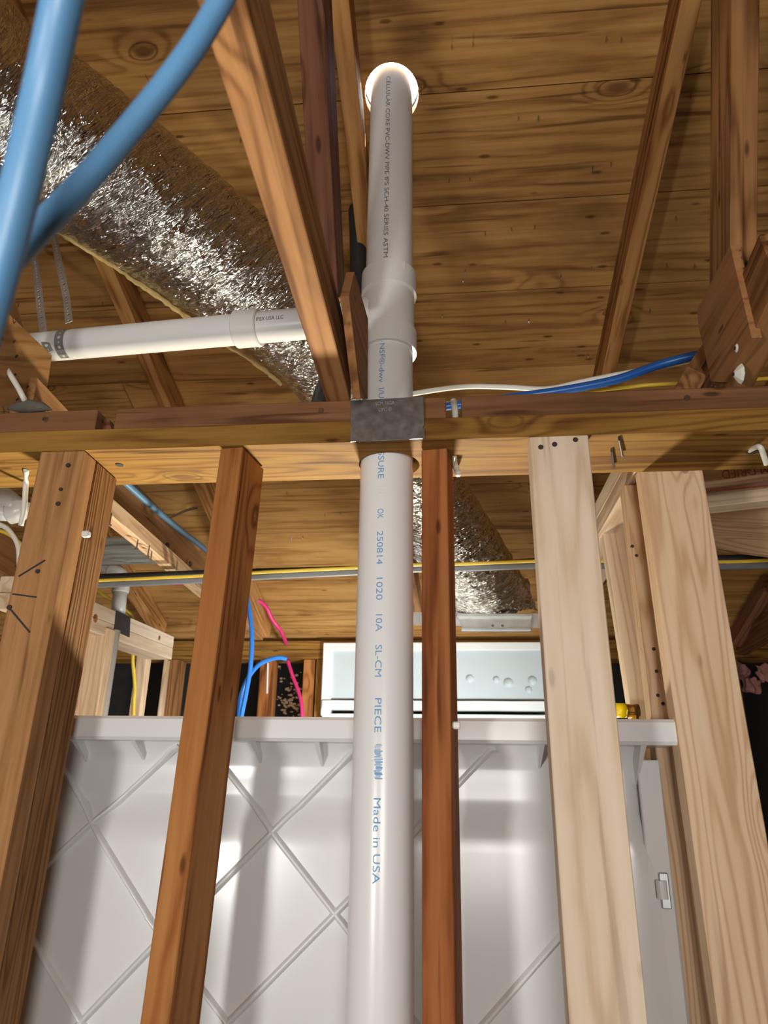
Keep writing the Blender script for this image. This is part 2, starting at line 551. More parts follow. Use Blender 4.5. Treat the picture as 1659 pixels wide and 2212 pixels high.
RIDGE_Y = -0.7
zr_ridge = roof_z(RIDGE_Y) + 0.03
zb = zr_ridge - ROOF_M * (RIDGE_Y - YB)
shell('wall_left', [(XL, YB, 0), (XL, YF, 0), (XL, YF, roof_z(YF) + .06), (XL, RIDGE_Y, zr_ridge + .05), (XL, YB, zb + .05)][::-1], 0.05, 'drywall')
shell('wall_right', [(XR, YB, 0), (XR, YF, 0), (XR, YF, roof_z(YF) + .06), (XR, RIDGE_Y, zr_ridge + .05), (XR, YB, zb + .05)], 0.05, 'drywall')
shell('wall_back', [(XL, YB, 0), (XR, YB, 0), (XR, YB, zb + .05), (XL, YB, zb + .05)], 0.05, 'drywall')
wall_far = shell('wall_far', [(XL, YF, 0), (XR, YF, 0), (XR, YF, roof_z(YF) + .06), (XL, YF, roof_z(YF) + .06)], 0.05, 'felt')
shell('ceiling_back', [(XL, YB, zb), (XR, YB, zb), (XR, RIDGE_Y, zr_ridge), (XL, RIDGE_Y, zr_ridge)], -0.03, 'roof')

# roof deck: each board is a part
ceiling = bpy.data.objects.new('ceiling', None); COL.objects.link(ceiling)
tag(ceiling, kind='structure')
ceiling['label'] = 'sloping roof deck of wide brown boards seen from below'
seams = [at_roof(900, y).y for y in (206, 448, 638, 803)] + [0] + [at_roof(770, y).y for y in (1052, 1149, 1226, 1302)]
seams[4] = (seams[3] + seams[5]) / 2
seams.append(seams[-1] + 0.235)
rows = [RIDGE_Y] + [seams[0] - 0.2326 * k for k in range(7, 0, -1)] + seams + [YF]
# the pipe through the roof
PA = at(820, 2212, 1.085); PB = at(846, 190, 1.10)
pax = (PB - PA).normalized()
PR = 0.0445
sH = None
for k in range(400):
    q = PA + pax * (k * 0.01)
    if q.z > roof_z(q.y):
        sH = k * 0.01; break
PH = PA + pax * sH                   # the pipe's axis at the roof
HOLE_R = 0.058
SL = Vector((0, 1, -ROOF_M)).normalized()
GAP = 0.0022
hole_boards = []
for i in range(len(rows) - 1):
    y0, y1 = rows[i], rows[i + 1]
    cuts_ = [XL]
    xj = XL + random.uniform(0.6, 2.2)
    while xj < XR - 0.4:
        if not (-0.75 < xj < 1.25) or False:
            cuts_.append(xj)
        xj += random.choice([1.83, 2.44, 3.05])
    cuts_.append(XR)
    for xa, xb in zip(cuts_[:-1], cuts_[1:]):
        m0, m1 = Vector((0, y0, roof_z(y0))), Vector((0, y1, roof_z(y1)))
        wd = (m1 - m0).length - GAP
        mid = (m0 + m1) / 2 + RN * (0.0095 + random.uniform(-0.0006, 0.0006))
        o = board('roof_board', Vector((xa + .001, mid.y, mid.z)), Vector((xb - .001, mid.y, mid.z)), wd, 0.019, SL, 'roof', ceiling, bev=0.001, wob=0.0005)
        if xa < PH.x < xb and y0 - 0.08 < PH.y < y1 + 0.08:
            hole_boards.append(o)
        # nails that came through, in pairs over the trusses and between
shell_felt = shell('ceiling_felt', [(XL, RIDGE_Y, roof_z(RIDGE_Y) + .026), (XR, RIDGE_Y, roof_z(RIDGE_Y) + .026), (XR, YF, roof_z(YF) + .026), (XL, YF, roof_z(YF) + .026)], -0.006, 'felt')
for o in hole_boards + [shell_felt]:
    cut(o, PH - pax * 0.2 + Vector((0, 0.004, 0)), PH + pax * 0.2 + Vector((0, 0.004, 0)), HOLE_R, 40)

nail_me = tube_mesh([Vector((0, 0, 0)), Vector((0, 0, 0.008)), Vector((0, 0, 0.013))], [0.0017, 0.0017, 0.0003], 6)
nail_px = [(322, 176), (976, 98), (1022, 92), (1120, 252), (1163, 250), (970, 387), (1015, 384), (1320, 350), (1281, 358), (1105, 492), (1155, 486),
           (1048, 500), (1000, 601), (1005, 582), (1212, 594), (1278, 576), (1460, 467), (1092, 692), (1142, 689), (1404, 667), (1440, 570), (1500, 571),
           (1310, 80), (1342, 81), (520, 298), (40, 655), (222, 652), (246, 648), (620, 1062), (702, 1110), (735, 1106), (630, 1160), (655, 1158), (1080, 1085), (1120, 1103),
           (1492, 202), (1255, 765), (1270, 764), (955, 678), (180, 1042)]
for i, (x, y) in enumerate(nail_px):
    P = at_roof(x, y)
    o = link('roofing_nail', nail_me, 'nail', ceiling, Matrix.Translation(P - RN * 0.0002) @ Matrix.Rotation(math.pi, 4, 'X') @ Matrix.Rotation(random.uniform(-.3, .3), 4, 'X'))

# ------------------------------------------------------------------ rafters and trusses


def rafter(px0, py0, label, mat='rafter'):
    v = (980, 2310)
    y1 = 1392
    A = at_roof(px0 + (v[0] - px0) * (-0.15), py0 + (v[1] - py0) * (-0.15))
    B = at_roof(px0 + (v[0] - px0) * (y1 - py0) / (v[1] - py0), y1)
    d = (B - A).normalized()
    A = A - d * 0.55
    if B.y > 3.08:
        B = A + d * ((3.08 - A.y) / d.y)
    A -= RN * 0.0455; B -= RN * 0.0455
    return board('rafter', A, B, 0.087, 0.038, RN, mat, None, label=label, cat='rafter', group='rafters under the roof deck')


rafter(1465, 0, 'brown rafter under the roof boards right of the white vent pipe')
rafter(744, 0, 'rafter touching the roof hole just left of the vent pipe')
rafter(282, 620, 'brown rafter passing behind the foil duct and horizontal white pipe')
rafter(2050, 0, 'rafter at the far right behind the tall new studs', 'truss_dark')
rafter(-110, 620, 'rafter at the far left behind the plywood gusset')


def member(name, pA, pB, P, w, t, mat, parent, back=0.5):
    """truss stick in the vertical plane through P; pA,pB: pixels of the middle of its edge that faces the camera"""
    A, B = at_v(*pA, P), at_v(*pB, P)
    ex = (B - A).normalized()
    perp = ex.cross(DN).normalized()
    if perp.y < 0:
        perp = -perp
    A = A + perp * w * back; B = B + perp * w * back
    return board(name, A, B, w, t, perp, mat, parent)


def member2(name, pA, dA, pB, dB, w, t, mat, parent, ang):
    A, B = at_d(*pA, dA), at_d(*pB, dB)
    wd = Vector((math.sin(R(ang)), math.cos(R(ang)), 0))
    ex = (B - A).normalized(); wd = (wd - ex * wd.dot(ex)).normalized()
    return board(name, A + wd * w / 2, B + wd * w / 2, w, t, wd, mat, parent)


# middle truss, left of the pipe
P = at(733, 866, 1.02)
tr = thing('roof_truss', 'wooden roof truss with slanting web and gusset left of the vent pipe', 'truss', P)
member('web', (438, -130), (731, 868), P, 0.089, 0.040, 'truss', tr)
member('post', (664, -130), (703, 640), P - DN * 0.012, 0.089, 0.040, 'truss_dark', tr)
BC0 = P + DV * 0.02 + Z3 * 0.05
gp = P + DN * 0.034
g = [at_v(748, 588, gp), at_v(780, 690, gp), at_v(779, 862, gp), at_v(762, 862, gp), at_v(735, 640, gp)]
gus = plate('gusset', g, 0.012, 'ply_dark', tr)
board('chord', P + DV * 0.10 + Z3 * 0.046 + DN * .045, P + DV * 1.75 + Z3 * 0.046 + DN * .045, 0.089, 0.038, Z3, 'truss', tr)

# right truss
P = at(1600, 829, 1.02)
tr = thing('roof_truss', 'wooden roof truss with post, diagonal and plywood gusset at the right edge', 'truss', P)
member('post', (1612, -120), (1606, 640), P, 0.089, 0.040, 'truss', tr)
member('web', (1700, 575), (1575, 838), P + DN * 0.002, 0.10, 0.040, 'truss', tr, 0.2)
gp = P - DN * 0.026
g = [at_v(1577, 530, gp), at_v(1506, 668, gp), at_v(1509, 705, gp), at_v(1536, 824, gp), at_v(1562, 826, gp), at_v(1624, 730, gp)]
gus = plate('gusset', g, 0.0, 'ply_dark', None)
bpy.data.objects.remove(gus, do_unlink=True)
me, Mx = plate_mesh(g, 0.014)
gus = link('gusset', me, 'ply_dark', tr, Mx)
for x, y in ((1597, 752), (1594, 808)):
    Q = at_v(x, y, P - DN * 0.022)
    ob = link('glue_blob', tube_mesh([Q - DN * 0.006, Q, Q + DN * 0.004], [0.004, 0.013, 0.016], 9), 'glue', tr)
    screw(Q - DN * 0.006, -DN, 0.003, tr)
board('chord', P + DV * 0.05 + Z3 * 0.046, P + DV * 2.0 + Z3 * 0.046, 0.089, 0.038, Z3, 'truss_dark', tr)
board('brace', at(1490, 829, 1.12), at(1535, 760, 1.22), 0.05, 0.038, DV, 'truss', tr)

# left truss with the chord that carries the blue tube
P = at(40, 884, 1.03)
tr = thing('roof_truss', 'wooden roof truss with stapled plywood gusset at the left edge', 'truss', P)
C0, C1 = at_z(228, 1066, ZP + .08), at_z(445, 1268, ZP + .08)
cdv = (C1 - C0).normalized(); cdn = Vector((cdv.y, -cdv.x, 0))
board('chord', C0 - cdv * 0.33 + Z3 * 0.045 - cdn * 0.02, C1 + cdv * 0.9 + Z3 * 0.045 - cdn * 0.02, 0.09, 0.038, Z3, 'stud_tan', tr)
N0, N1 = at_z(232, 1108, 0.53), at_z(433, 1268, 0.53)
nb = board('nailer', N0 - cdv * 0.02 + Z3 * 0.019 - cdn * 0.016, N1 + cdv * 0.5 + Z3 * 0.019 - cdn * 0.016, 0.034, 0.038, cdn, 'pine2', tr)
for x, y in ((240, 1112), (298, 1165), (322, 1182), (328, 1190), (397, 1236)):
    Q = at_z(x, y, 0.53)
    link('nail', tube_mesh([Q + Z3 * 0.004, Q - Z3 * 0.022, Q - Z3 * 0.0225, Q - Z3 * 0.025], [0.0018, 0.0018, 0.0048, 0.0048], 8), 'nail', nb)
for x, y in ((363, 1178), (412, 1218)):
    Q = at_z(x, y, 0.60)
    screw(Q, cdn, 0.008, tr, 'knot_hole', 'nail_dark', 0.0012)
gp = P
gm = [at_v(-30, 640, gp), at_v(0, 660, gp), at_v(112, 768, gp), at_v(97, 872, gp), at_v(-30, 880, gp)]
me, Mx = plate_mesh(gm[::-1], 0.014)
gus = link('gusset', me, 'ply', tr, Mx)
nn = Vector((Mx[0][2], Mx[1][2], Mx[2][2]))
for x, y in ((30, 700), (29, 740), (33, 772), (30, 812), (57, 838), (2, 700), (2, 735), (86, 870), (35, 865)):
    Q = at_v(x, y, gp)
    link('staple', box_mesh(0.012, 0.002, 0.002, 0), 'nail_dark', tr, frame(Q + Vector((-.005, 0, -.006)), Q + Vector((.004, 0, .006)), Y3))
member('web', (-60, 640), (20, 890), P - DN * 0.04, 0.089, 0.038, 'truss', tr)
tag(link('debris_clump', (lambda b: b)(tube_mesh([at(16, 884, 1.0), at(30, 880, 1.0), at(62, 877, 1.0), at(92, 879, 1.0), at(112, 885, 1.0)], [0.001, 0.007, 0.012, 0.008, 0.001], 10)), 'lump', None, None, True), 'grey dusty clump lying on the top plate at the left edge', 'debris')

# ------------------------------------------------------------------ top plates of the stud wall
yc = (YW0 + YW1) / 2
zl = Z + ZP + 0.019; zu = zl + 0.0396
xa, xb = -2.7, 2.4
lp = board('top_plate', Vector((xa, yc, zl)), Vector((xb, yc, zl)), YW1 - YW0, 0.038, Y3, 'plate', None, label='long red-brown lower top plate running across the stud wall', cat='beam', group='top plates of the stud wall')
lp2 = lp
xs = [-2.7, at(206, 900, YW0).x, at(246, 900, YW0).x, at(764, 885, YW0).x, at(964, 880, YW0).x, at(997, 878, YW0).x, 2.4]
labels_up = ['short dusty upper top plate at the left end of the wall', 'dusty brown upper top plate between the notch and the metal plate',
             'short upper top plate block just right of the metal plate', 'long dusty upper top plate at the right end of the wall']
ups = []
for (a_, b_), lb in zip(((xs[0], xs[1]), (xs[2], xs[3] + 0.02), (xs[3] + 0.02, xs[4]), (xs[5], xs[6])), labels_up):
    ups.append(board('upper_top_plate', Vector((a_, yc + .004, zu)), Vector((b_, yc + .004, zu)), YW1 - YW0, 0.038, Y3, 'plate2', None, label=lb, cat='beam', group='top plates of the stud wall'))
PP = PA + pax * ((zl - PA.z) / pax.z)
for o in [lp, ups[1], ups[2]]:
    cut(o, PP - pax * 0.2 + Vector((0.004, 0.0, 0)), PP + pax * 0.2 + Vector((0.004, 0.0, 0)), PR + 0.007, 40)
wg = [at(205, 928, 1.03), at(241, 928, 1.03), at(236, 906, 1.03), at(213, 893, 1.03)]
me, Mx = plate_mesh(wg, 0.04)
tag(link('wood_wedge', me, 'truss_dark', None, Mx), 'dark broken wood wedge in the notch of the upper plate', 'wood block')
for x, y, b in ((693, 889, 1), (100, 908, 0), (1482, 862, 3)):
    Q = at(x, y, YW0 + .004)
    screw(Q, -Y3, 0.004, ups[b], 'nail', 'nail', 0.006)
for p0, p1, p2 in (((1337, 942), (1338, 950), (1345, 985)), ((1322, 968), (1322, 975), (1326, 1010))):
    a_, b_, c_ = at_z(*p0, ZP), at_z(*p1, ZP - 0.004), at_z(*p2, ZP - 0.006)
    link('bent_nail', tube_mesh([a_ + Z3 * .004, b_, c_], 0.002, 6), 'nail_dark', lp)
for x, y, r in ((258, 1004, 0.007), (1625, 975, 0.010), (958, 993, 0.006)):
    Q = at_z(x, y, ZP)
    screw(Q, -Z3, r, lp, 'drilled_hole', 'nail_dark', 0.0008)

# metal guard plate over the notch
g = [at(757, 954, 0.9965), at(917, 947, 0.9965), at(917, 927, .9965), at(913, 924, .9965), at(916, 917, .9965), at(914, 856, 0.9965), at(757, 866, 0.9965), at(757, 915, .9965), at(761, 921, .9965), at(757, 926, .9965)]
me, Mx = plate_mesh(g, 0.002)
gpl = link('nail_guard_plate', me, 'steel_dark', None, Mx)
tag(gpl, 'dull grey steel guard plate nailed over the pipe notch', 'metal plate')
O = at(811, 876, 0.996); ex = (at(852, 873.5, 0.996) - O)
print_flat('SCM 16GA', O, ex.normalized(), Z3, ex.length, 0.0065, 'steel', gpl, 'embossed_text')
O = at(818, 889, 0.996); ex = (at(846, 887, 0.996) - O)
print_flat('UPC ©', O, ex.normalized(), Z3, ex.length, 0.0065, 'steel', gpl, 'embossed_text')

# ------------------------------------------------------------------ studs


def stud(name, top, bot, Y, w, d, mat, label, rot=0.0, ztop=None, group='studs of the open wall', zbot=0.045, Yb=None):
    """top, bot: pixels on the middle of the front face (at its plane Y)"""
    A, B = at(*top, Y), at(*bot, Yb if Yb else Y)
    ex = (A - B).normalized()
    B = B + ex * ((zbot - B.z) / ex.z)
    if ztop is not None:
        A = A + ex * ((Z + ztop - A.z) / ex.z)
    dep = Matrix.Rotation(R(rot), 3, 'Z') @ Y3
    A = A + dep * d / 2; B = B + dep * d / 2
    # local Y = across (w), local Z = depth (d)
    wd = Matrix.Rotation(R(rot), 3, 'Z') @ X3
    return board(name, B, A, w, d, wd, mat, None, label=label, cat='stud', group=group)


s1 = stud('wall_stud', (134, 982), (27, 1500), 1.0, 0.076, 0.041, 'stud_tan', 'broad tan stud with black marker strokes at the left edge', 0, ZP - 0.001)
s1b = stud('wall_stud', (160, 1010), (60, 1500), 1.044, 0.080, 0.075, 'rough_sawn', 'dark rough-sawn stud hidden behind the marked tan stud', 0, ZP - 0.001)
s2 = stud('wall_stud', (500, 970), (334, 2200), 1.003, 0.0385, 0.089, 'stud_orange', 'twisted orange-brown stud midway between left edge and vent pipe', -8, ZP - 0.002)
s3 = stud('wall_stud', (938, 985), (948, 2212), 1.03, 0.041, 0.09, 'stud_red', 'narrow reddish-brown stud just right of the vent pipe', -6, ZP - 0.002)
s4 = stud('wall_stud', (1207, 941), (1315, 2212), 0.999, 0.089, 0.038, 'pine', 'pale new pine stud, broad face forward, right of the reddish stud', 0, None)
s5 = stud('wall_stud', (1449, 1005), (1622, 2100), 1.148, 0.102, 0.038, 'pine2', 'wide new spruce stud at the right edge, nearest one there', 0, None)
s6 = stud('wall_stud', (1402, 1046), (1470, 1555), 1.235, 0.089, 0.038, 'pine2', 'new stud partly hidden behind the wide right-edge stud', 0, None, 'bathroom framing')
s7 = stud('wall_stud', (1352, 1143), (1420, 1545), 1.52, 0.10, 0.038, 'pine', 'new stud deeper in, seen between the two pale right-hand studs', 0, None, 'bathroom framing')
for x, y in ((1168, 966), (1198, 960), (1243, 950)):
    screw(at(x, y, 0.999), -Y3, 0.0042, s4, 'screw')
for x, y, r in ((147, 1005, .0038), (131, 1057, .003), (125, 1088, .0038), (81, 1234, .0036), (20, 1312, .004)):
    Q = at(x, y, 0.9985)
    screw(Q, -Y3, r, s1, 'nail')
for p, q in (((40, 1245), (97, 1210)), ((27, 1283), (78, 1290)), ((22, 1316), (64, 1366))):
    A, B = at(*p, 0.9985), at(*q, 0.9985)
    link('marker_stroke', box_mesh((B - A).length, 0.0022, 0.001, 0), 'ink_black', s1, frame(A, B, Z3))
for x, y in ((1418, 1450), (1421, 1502), (1432, 1520), (1412, 1402), (1375, 1200), (1366, 1180)):
    screw(at(x, y, 1.235), -Y3, 0.003, s6, 'screw')
lug = at(186, 1154, 1.02)
tag(link('cable_clip', box_mesh(0.013, 0.010, 0.010, 0.002), 'white_cable', s1b, Matrix.Translation(lug)))
# stud in shade below the tub lip at the right, behind the flange
s8 = stud('wall_stud', (1437, 1640), (1515, 2212), 1.30, 0.13, 0.038, 'pine2', 'new stud behind the tub flange, low at the right', 0, 0.02, 'bathroom framing')
for x, y in ((1442, 1630), (1468, 1714), (1475, 1793), (1480, 1982), (1476, 2096), (1505, 2113), (1500, 2166)):
    screw(at(x, y, 1.30), -Y3, 0.0026, s8, 'screw')

# bottom plate carries the studs
btp = board('bottom_plate', Vector((xa - .1, yc, 0.0195)), Vector((xb + .1, yc, 0.0195)), YW1 - YW0, 0.038, Y3, 'plate', None, label='bottom plate on the floor under the wall studs', cat='beam')

# ------------------------------------------------------------------ vent pipe
cut(btp, PA + pax * ((-0.1 - PA.z) / pax.z), PA + pax * ((0.2 - PA.z) / pax.z), PR + 0.006, 32)
vp = thing('vent_pipe', 'tall white PVC vent pipe rising through the plates to the roof hole', 'pipe', Vector((PA.x, PA.y, 0.0)))


def s_of(px, py):
    return (hit_cyl(px, py, PA, pax, PR) - PA).dot(pax)


sb = -(PA.z - 0.0) / pax.z
s_low_top = s_of(836, 715)
O0 = PA + pax * sb
lathe('lower_pipe', O0, PB, pipe_prof(s_low_top - sb, PR, PR - 0.006), 'pvc', vp, 56)
s_up0, s_up1 = s_of(836, 575), sH + 0.012
O1 = PA + pax * s_up0
lathe('upper_pipe', O1, O1 + pax, pipe_prof(s_up1 - s_up0, PR, PR - 0.006), 'pvc', vp, 56)
# sanitary tee with two collars
s_a, s_b, s_c, s_d = s_of(832, 735), s_of(832, 690), s_of(832, 610), s_of(832, 563)
rc = PR + 0.0075
prof = [(0, PR), (0, rc - .001), (.001, rc), (s_b - s_a - .001, rc), (s_b - s_a, rc - .001), (s_b - s_a + .001, PR + .003), (s_c - s_a - .002, PR + .003), (s_c - s_a, rc - 0.001), (s_c - s_a + .001, rc), (s_d - s_a - .002, rc), (s_d - s_a, rc - .002), (s_d - s_a, PR)]
tee = lathe('tee_fitting', PA + pax * s_a, PB + pax, prof, 'pvc_fit', vp, 56)
TC = PA + pax * ((s_b + s_c) / 2)
for px, py, w in ((873, 572, 0.0012), (866, 715, 0.0012)):
    Q = hit_cyl(px, py, PA, pax, rc)
    link('mould_mark', box_mesh(0.016, w, 0.0012, 0), 'pvc_fit', tee, frame(Q - pax * 0.008, Q + pax * 0.008, X3))
T = [('CELLULAR CORE PVC-DWV PIPE IPS SCH-40 SERIES ASTM', (839, 165), (832, 556), 'ink_grey'),
     ('·NSF®-dwv  I/U', (826, 737), (826, 860), 'ink_blue'),
     ('NON-PRESSURE', (825, 885), (824, 1033), 'ink_blue'),
     ('NA', (823, 1049), (823, 1072), 'pvc_fit'), ('OK', (822, 1099), (822, 1120), 'ink_blue'),
     ('250814', (821, 1147), (820, 1219), 'ink_blue'), ('1020', (820, 1248), (819, 1296), 'ink_blue'), ('10A', (819, 1327), (818.5, 1364), 'ink_blue'),
     ('SL-CM', (818, 1393), (817.5, 1462), 'ink_blue'), ('PIECE', (817, 1508), (816, 1582), 'ink_blue'),
     ('Made in USA', (815, 1724), (810, 1910), 'ink_blue')]
for body, p0, p1, ink in T:
    print_on_pipe(body, p0, p1, 0.0098 if body[0] != 'C' else 0.0085, PA, pax, PR, ink, vp)
# smeared bar block
vs_, fs = [], []
P0, P1 = hit_cyl(816, 1608, PA, pax, PR), hit_cyl(815, 1682, PA, pax, PR)
s0, s1_ = (P0 - PA).dot(pax), (P1 - PA).dot(pax)
e1 = ((P0 - PA) - pax * s0).normalized(); e2 = -e1.cross(pax)
for k in range(26):
    s = s0 + (s1_ - s0) * k / 25
    a0, a1 = -0.09 + random.uniform(-.02, .05), 0.13 + random.uniform(-.05, .04)
    hw = random.uniform(0.0003, 0.0009)
    q = [(s - hw, a0), (s + hw, a0), (s + hw, a1), (s - hw, a1)]
    b_ = len(vs_)
    vs_ += [PA + pax * ss + (e1 * math.cos(an) + e2 * math.sin(an)) * (PR + .0005) for ss, an in q]
    fs.append((b_, b_ + 1, b_ + 2, b_ + 3))
link('printed_bars', mesh(vs_, fs), 'ink_blue', vp)

# horizontal branch pipe
BR = 0.0302
BA = TC + Vector((-0.038, 0, 0))
B1 = at(135, 746, 1.165)
bdir = (B1 - TC).normalized()
B2 = TC + bdir * 1.25
BA = TC + bdir * 0.03
bp = thing('branch_pipe', 'white horizontal PVC branch pipe hung by straps below the duct', 'pipe', BA)


def sbr(px, py):
    return (hit_cyl(px, py, TC, bdir, BR) - TC).dot(bdir)


lathe('pipe', BA, B2, pipe_prof(1.2, BR, BR - .004), 'pvc', bp, 40)
cs0, cs1 = sbr(551, 712), sbr(498, 716)
lathe('coupling', TC + bdir * cs0, B2, [(0, BR), (0, BR + .004), (.002, BR + .006), (cs1 - cs0 - .002, BR + .006), (cs1 - cs0, BR + .004), (cs1 - cs0, BR)], 'pvc_fit', bp, 40)
lathe('branch_hub', TC + bdir * 0.03, B2, [(0, BR + .008), (0.055, BR + .006), (0.057, BR + .004), (0.057, BR)], 'pvc_fit', bp, 40)
# lettering reads left to right on the side that faces the room
V, F = text_geo('by IPEX USA LLC')
P0, P1 = hit_cyl(541, 692, TC, bdir, BR), hit_cyl(612, 687, TC, bdir, BR)
s0, s1_ = (P0 - TC).dot(bdir), (P1 - TC).dot(bdir)
e1 = ((P0 - TC) - bdir * s0).normalized(); e2 = e1.cross(-bdir)
if e2.z < 0:
    e2 = -e2
W_, H_ = V[:, 0].max(), V[:, 1].max()
vs_ = [TC + bdir * (s0 + (s1_ - s0) * x / W_) + (e1 * math.cos((y - H_ / 2) / H_ * .010 / BR) + e2 * math.sin((y - H_ / 2) / H_ * .010 / BR)) * (BR + .0005) for x, y in V]
link('printed_text', mesh(vs_, F), 'ink_black', bp)

# perforated hanger straps


def strap_mesh(path, width, nrm, thick=0.0008):
    """path: dense points; one cell with a round hole per step"""
    vs_, fs = [], []
    m = len(path)
    for i in range(m - 1):
        A, B = path[i], path[i + 1]
        tdir = (B - A); L = tdir.length; tdir.normalize()
        n_ = nrm(i) if callable(nrm) else nrm
        w = tdir.cross(n_).normalized()
        c = (A + B) / 2
        rr = (0.0034 if i % 2 else 0.0018)
        base = len(vs_)
        for k in range(8):
            an = math.pi / 4 * k
            cx, sx = math.cos(an), math.sin(an)
            q = max(abs(cx), abs(sx))
            vs_.append(c + tdir * (cx / q * L / 2) + w * (sx / q * width / 2))
        for k in range(8):
            an = math.pi / 4 * k
            vs_.append(c + tdir * (math.cos(an) * rr) + w * (math.sin(an) * rr))
        for k in range(8):
            k2 = (k + 1) % 8
            fs.append((base + k, base + k2, base + 8 + k2, base + 8 + k))
    return mesh(vs_, fs)


def resample(pts, step):
    pts = [Vector(p) for p in pts]
    out = [pts[0]]; acc = 0
    for a_, b_ in zip(pts[:-1], pts[1:]):
        L = (b_ - a_).length; d = 0
        while acc + (L - d) >= step:
            d += step - acc; acc = 0
            out.append(a_.lerp(b_, d / L))
        acc += L - d
    return out


def strap(name, pts, width, nrm, mat, parent=None, **tg):
    o = link(name, strap_mesh(resample(smooth_path(pts, 6), 0.0105), width, nrm), mat, parent)
    md = o.modifiers.new('thick', 'SOLIDIFY'); md.thickness = 0.0008
    if tg:
        tag(o, **tg)
    return o


hs = thing('hanger_strap', 'perforated galvanized strap looped around the horizontal white pipe', 'strap', at_roof(70, 540))
ssx = sbr(128, 748)
cpt = TC + bdir * ssx
up = (Z3 - bdir * Z3.dot(bdir)).normalized(); fr = bdir.cross(up)
if fr.y > 0:
    fr = -fr
ring = [cpt + (up * math.cos(a_) + fr * math.sin(a_)) * (BR + .0012) for a_ in np.linspace(-2.2, 3.4, 40)]
me = strap_mesh(resample(ring, 0.0105), 0.020, lambda i: Vector((0, 0, 0)) + ((resample(ring, 0.0105)[i] - cpt).normalized()))
link('loop', me, 'steel', hs)
strap('tail', [at_roof(70, 520), at(80, 600, 1.20), at(89, 680, 1.17), at(97, 735, 1.14), at(110, 768, 1.145)], 0.0165, -Y3, 'steel', hs)
strap('tail', [at_roof(112, 490), at(128, 570, 1.24), at(143, 640, 1.22), at(150, 703, 1.20)], 0.0165, -Y3, 'steel', hs)

# ------------------------------------------------------------------ foil duct


def duct_mesh(ctrl, radii, nseg=420, nr=120, amp=0.0045, ztw=1.0):
    path = smooth_path(ctrl, 24)
    P = np.array([p[:] for p in path]); d = np.r_[0, np.cumsum(np.linalg.norm(np.diff(P, axis=0), axis=1))]
    u = np.linspace(0, d[-1], nseg)
    C = np.stack([np.interp(u, d, P[:, k]) for k in range(3)], 1)
    rad = np.interp(u, np.linspace(0, d[-1], len(radii)), radii)
    tg_ = np.gradient(C, axis=0); tg_ /= np.linalg.norm(tg_, axis=1)[:, None]
    a_ = np.cross(tg_, [0, 0, 1.0]); a_ /= np.linalg.norm(a_, axis=1)[:, None]
    b_ = np.cross(tg_, a_)
    vs_, uvs, fs = [], [], []
    for i in range(nseg):
        for k in range(nr):
            an = 2 * math.pi * k / nr - math.pi / 2
            vv = an * 0.14
            ca, sa = math.cos(an), math.sin(an)
            q = Vector((u[i] * 22 + 0.6 * sa, ca * 2.2, sa * 2.2))
            big = mnoise.noise(Vector((u[i] * 5, ca * 1.3, sa * 1.3)))
            w1 = abs(mnoise.noise(q)); w2 = abs(mnoise.noise(Vector((u[i] * 60 + 2 * sa, ca * 6, sa * 6))))
            r_ = rad[i] + amp * (0.9 * big + 0.9 * w1 + 0.9 * w2 - 0.7)
            r_ *= (1 - 0.06 * max(0.0, sa) ** 2)
            vs_.append(C[i] + (a_[i] * ca + b_[i] * sa) * r_)
            uvs.append((u[i], vv))
    for i in range(nseg - 1):
        for k in range(nr):
            k2 = (k + 1) % nr
            fs.append((i * nr + k, i * nr + k2, (i + 1) * nr + k2, (i + 1) * nr + k))
    me = mesh(vs_, fs)
    ul = me.uv_layers.new(name='uv')
    lv = np.zeros(len(me.loops), dtype=np.int32); me.loops.foreach_get('vertex_index', lv)
    ul.data.foreach_set('uv', np.array(uvs)[lv].astype(np.float32).ravel())
    return me, C, tg_, a_, b_


ctrl = [at_d(-260, 40, 1.08), at_d(-40, 225, 1.23), at_d(120, 310, 1.32), at_d(330, 455, 1.44), at_d(520, 600, 1.56), at_d(690, 735, 1.68), at_d(835, 930, 1.84), at_d(930, 1100, 1.98), at_d(1008, 1210, 2.10), at_d(1060, 1290, 2.22)]
me, DC, DT, DA, DB = duct_mesh(ctrl, [0.165, 0.155, 0.142, 0.135, 0.134, 0.134, 0.13, 0.125, 0.12])
du = thing('foil_duct', 'shiny crinkled foil-wrapped flexible duct running diagonally under the roof', 'duct', ctrl[4])
link('foil_sleeve', me, 'foil', du, None, True)
# frayed kraft seam along the lower left edge
seam = []
for i in range(20, 210, 2):
    c = Vector(DC[i]); tt = Vector(DT[i])
    v = (CAM - c).normalized()
    side = tt.cross(v).normalized()
    if side.z > 0:
        side = -side
    seam.append(c + (side * 0.985 + v * 0.17).normalized() * 0.139)
seam = [p + Vector((random.uniform(-.0015, .0015), 0, random.uniform(-.0015, .0015))) for p in seam]
link('seam', tube_mesh(seam, [0.0035 + 0.003 * random.random() for _ in seam], 8), 'kraft', du, None, True)
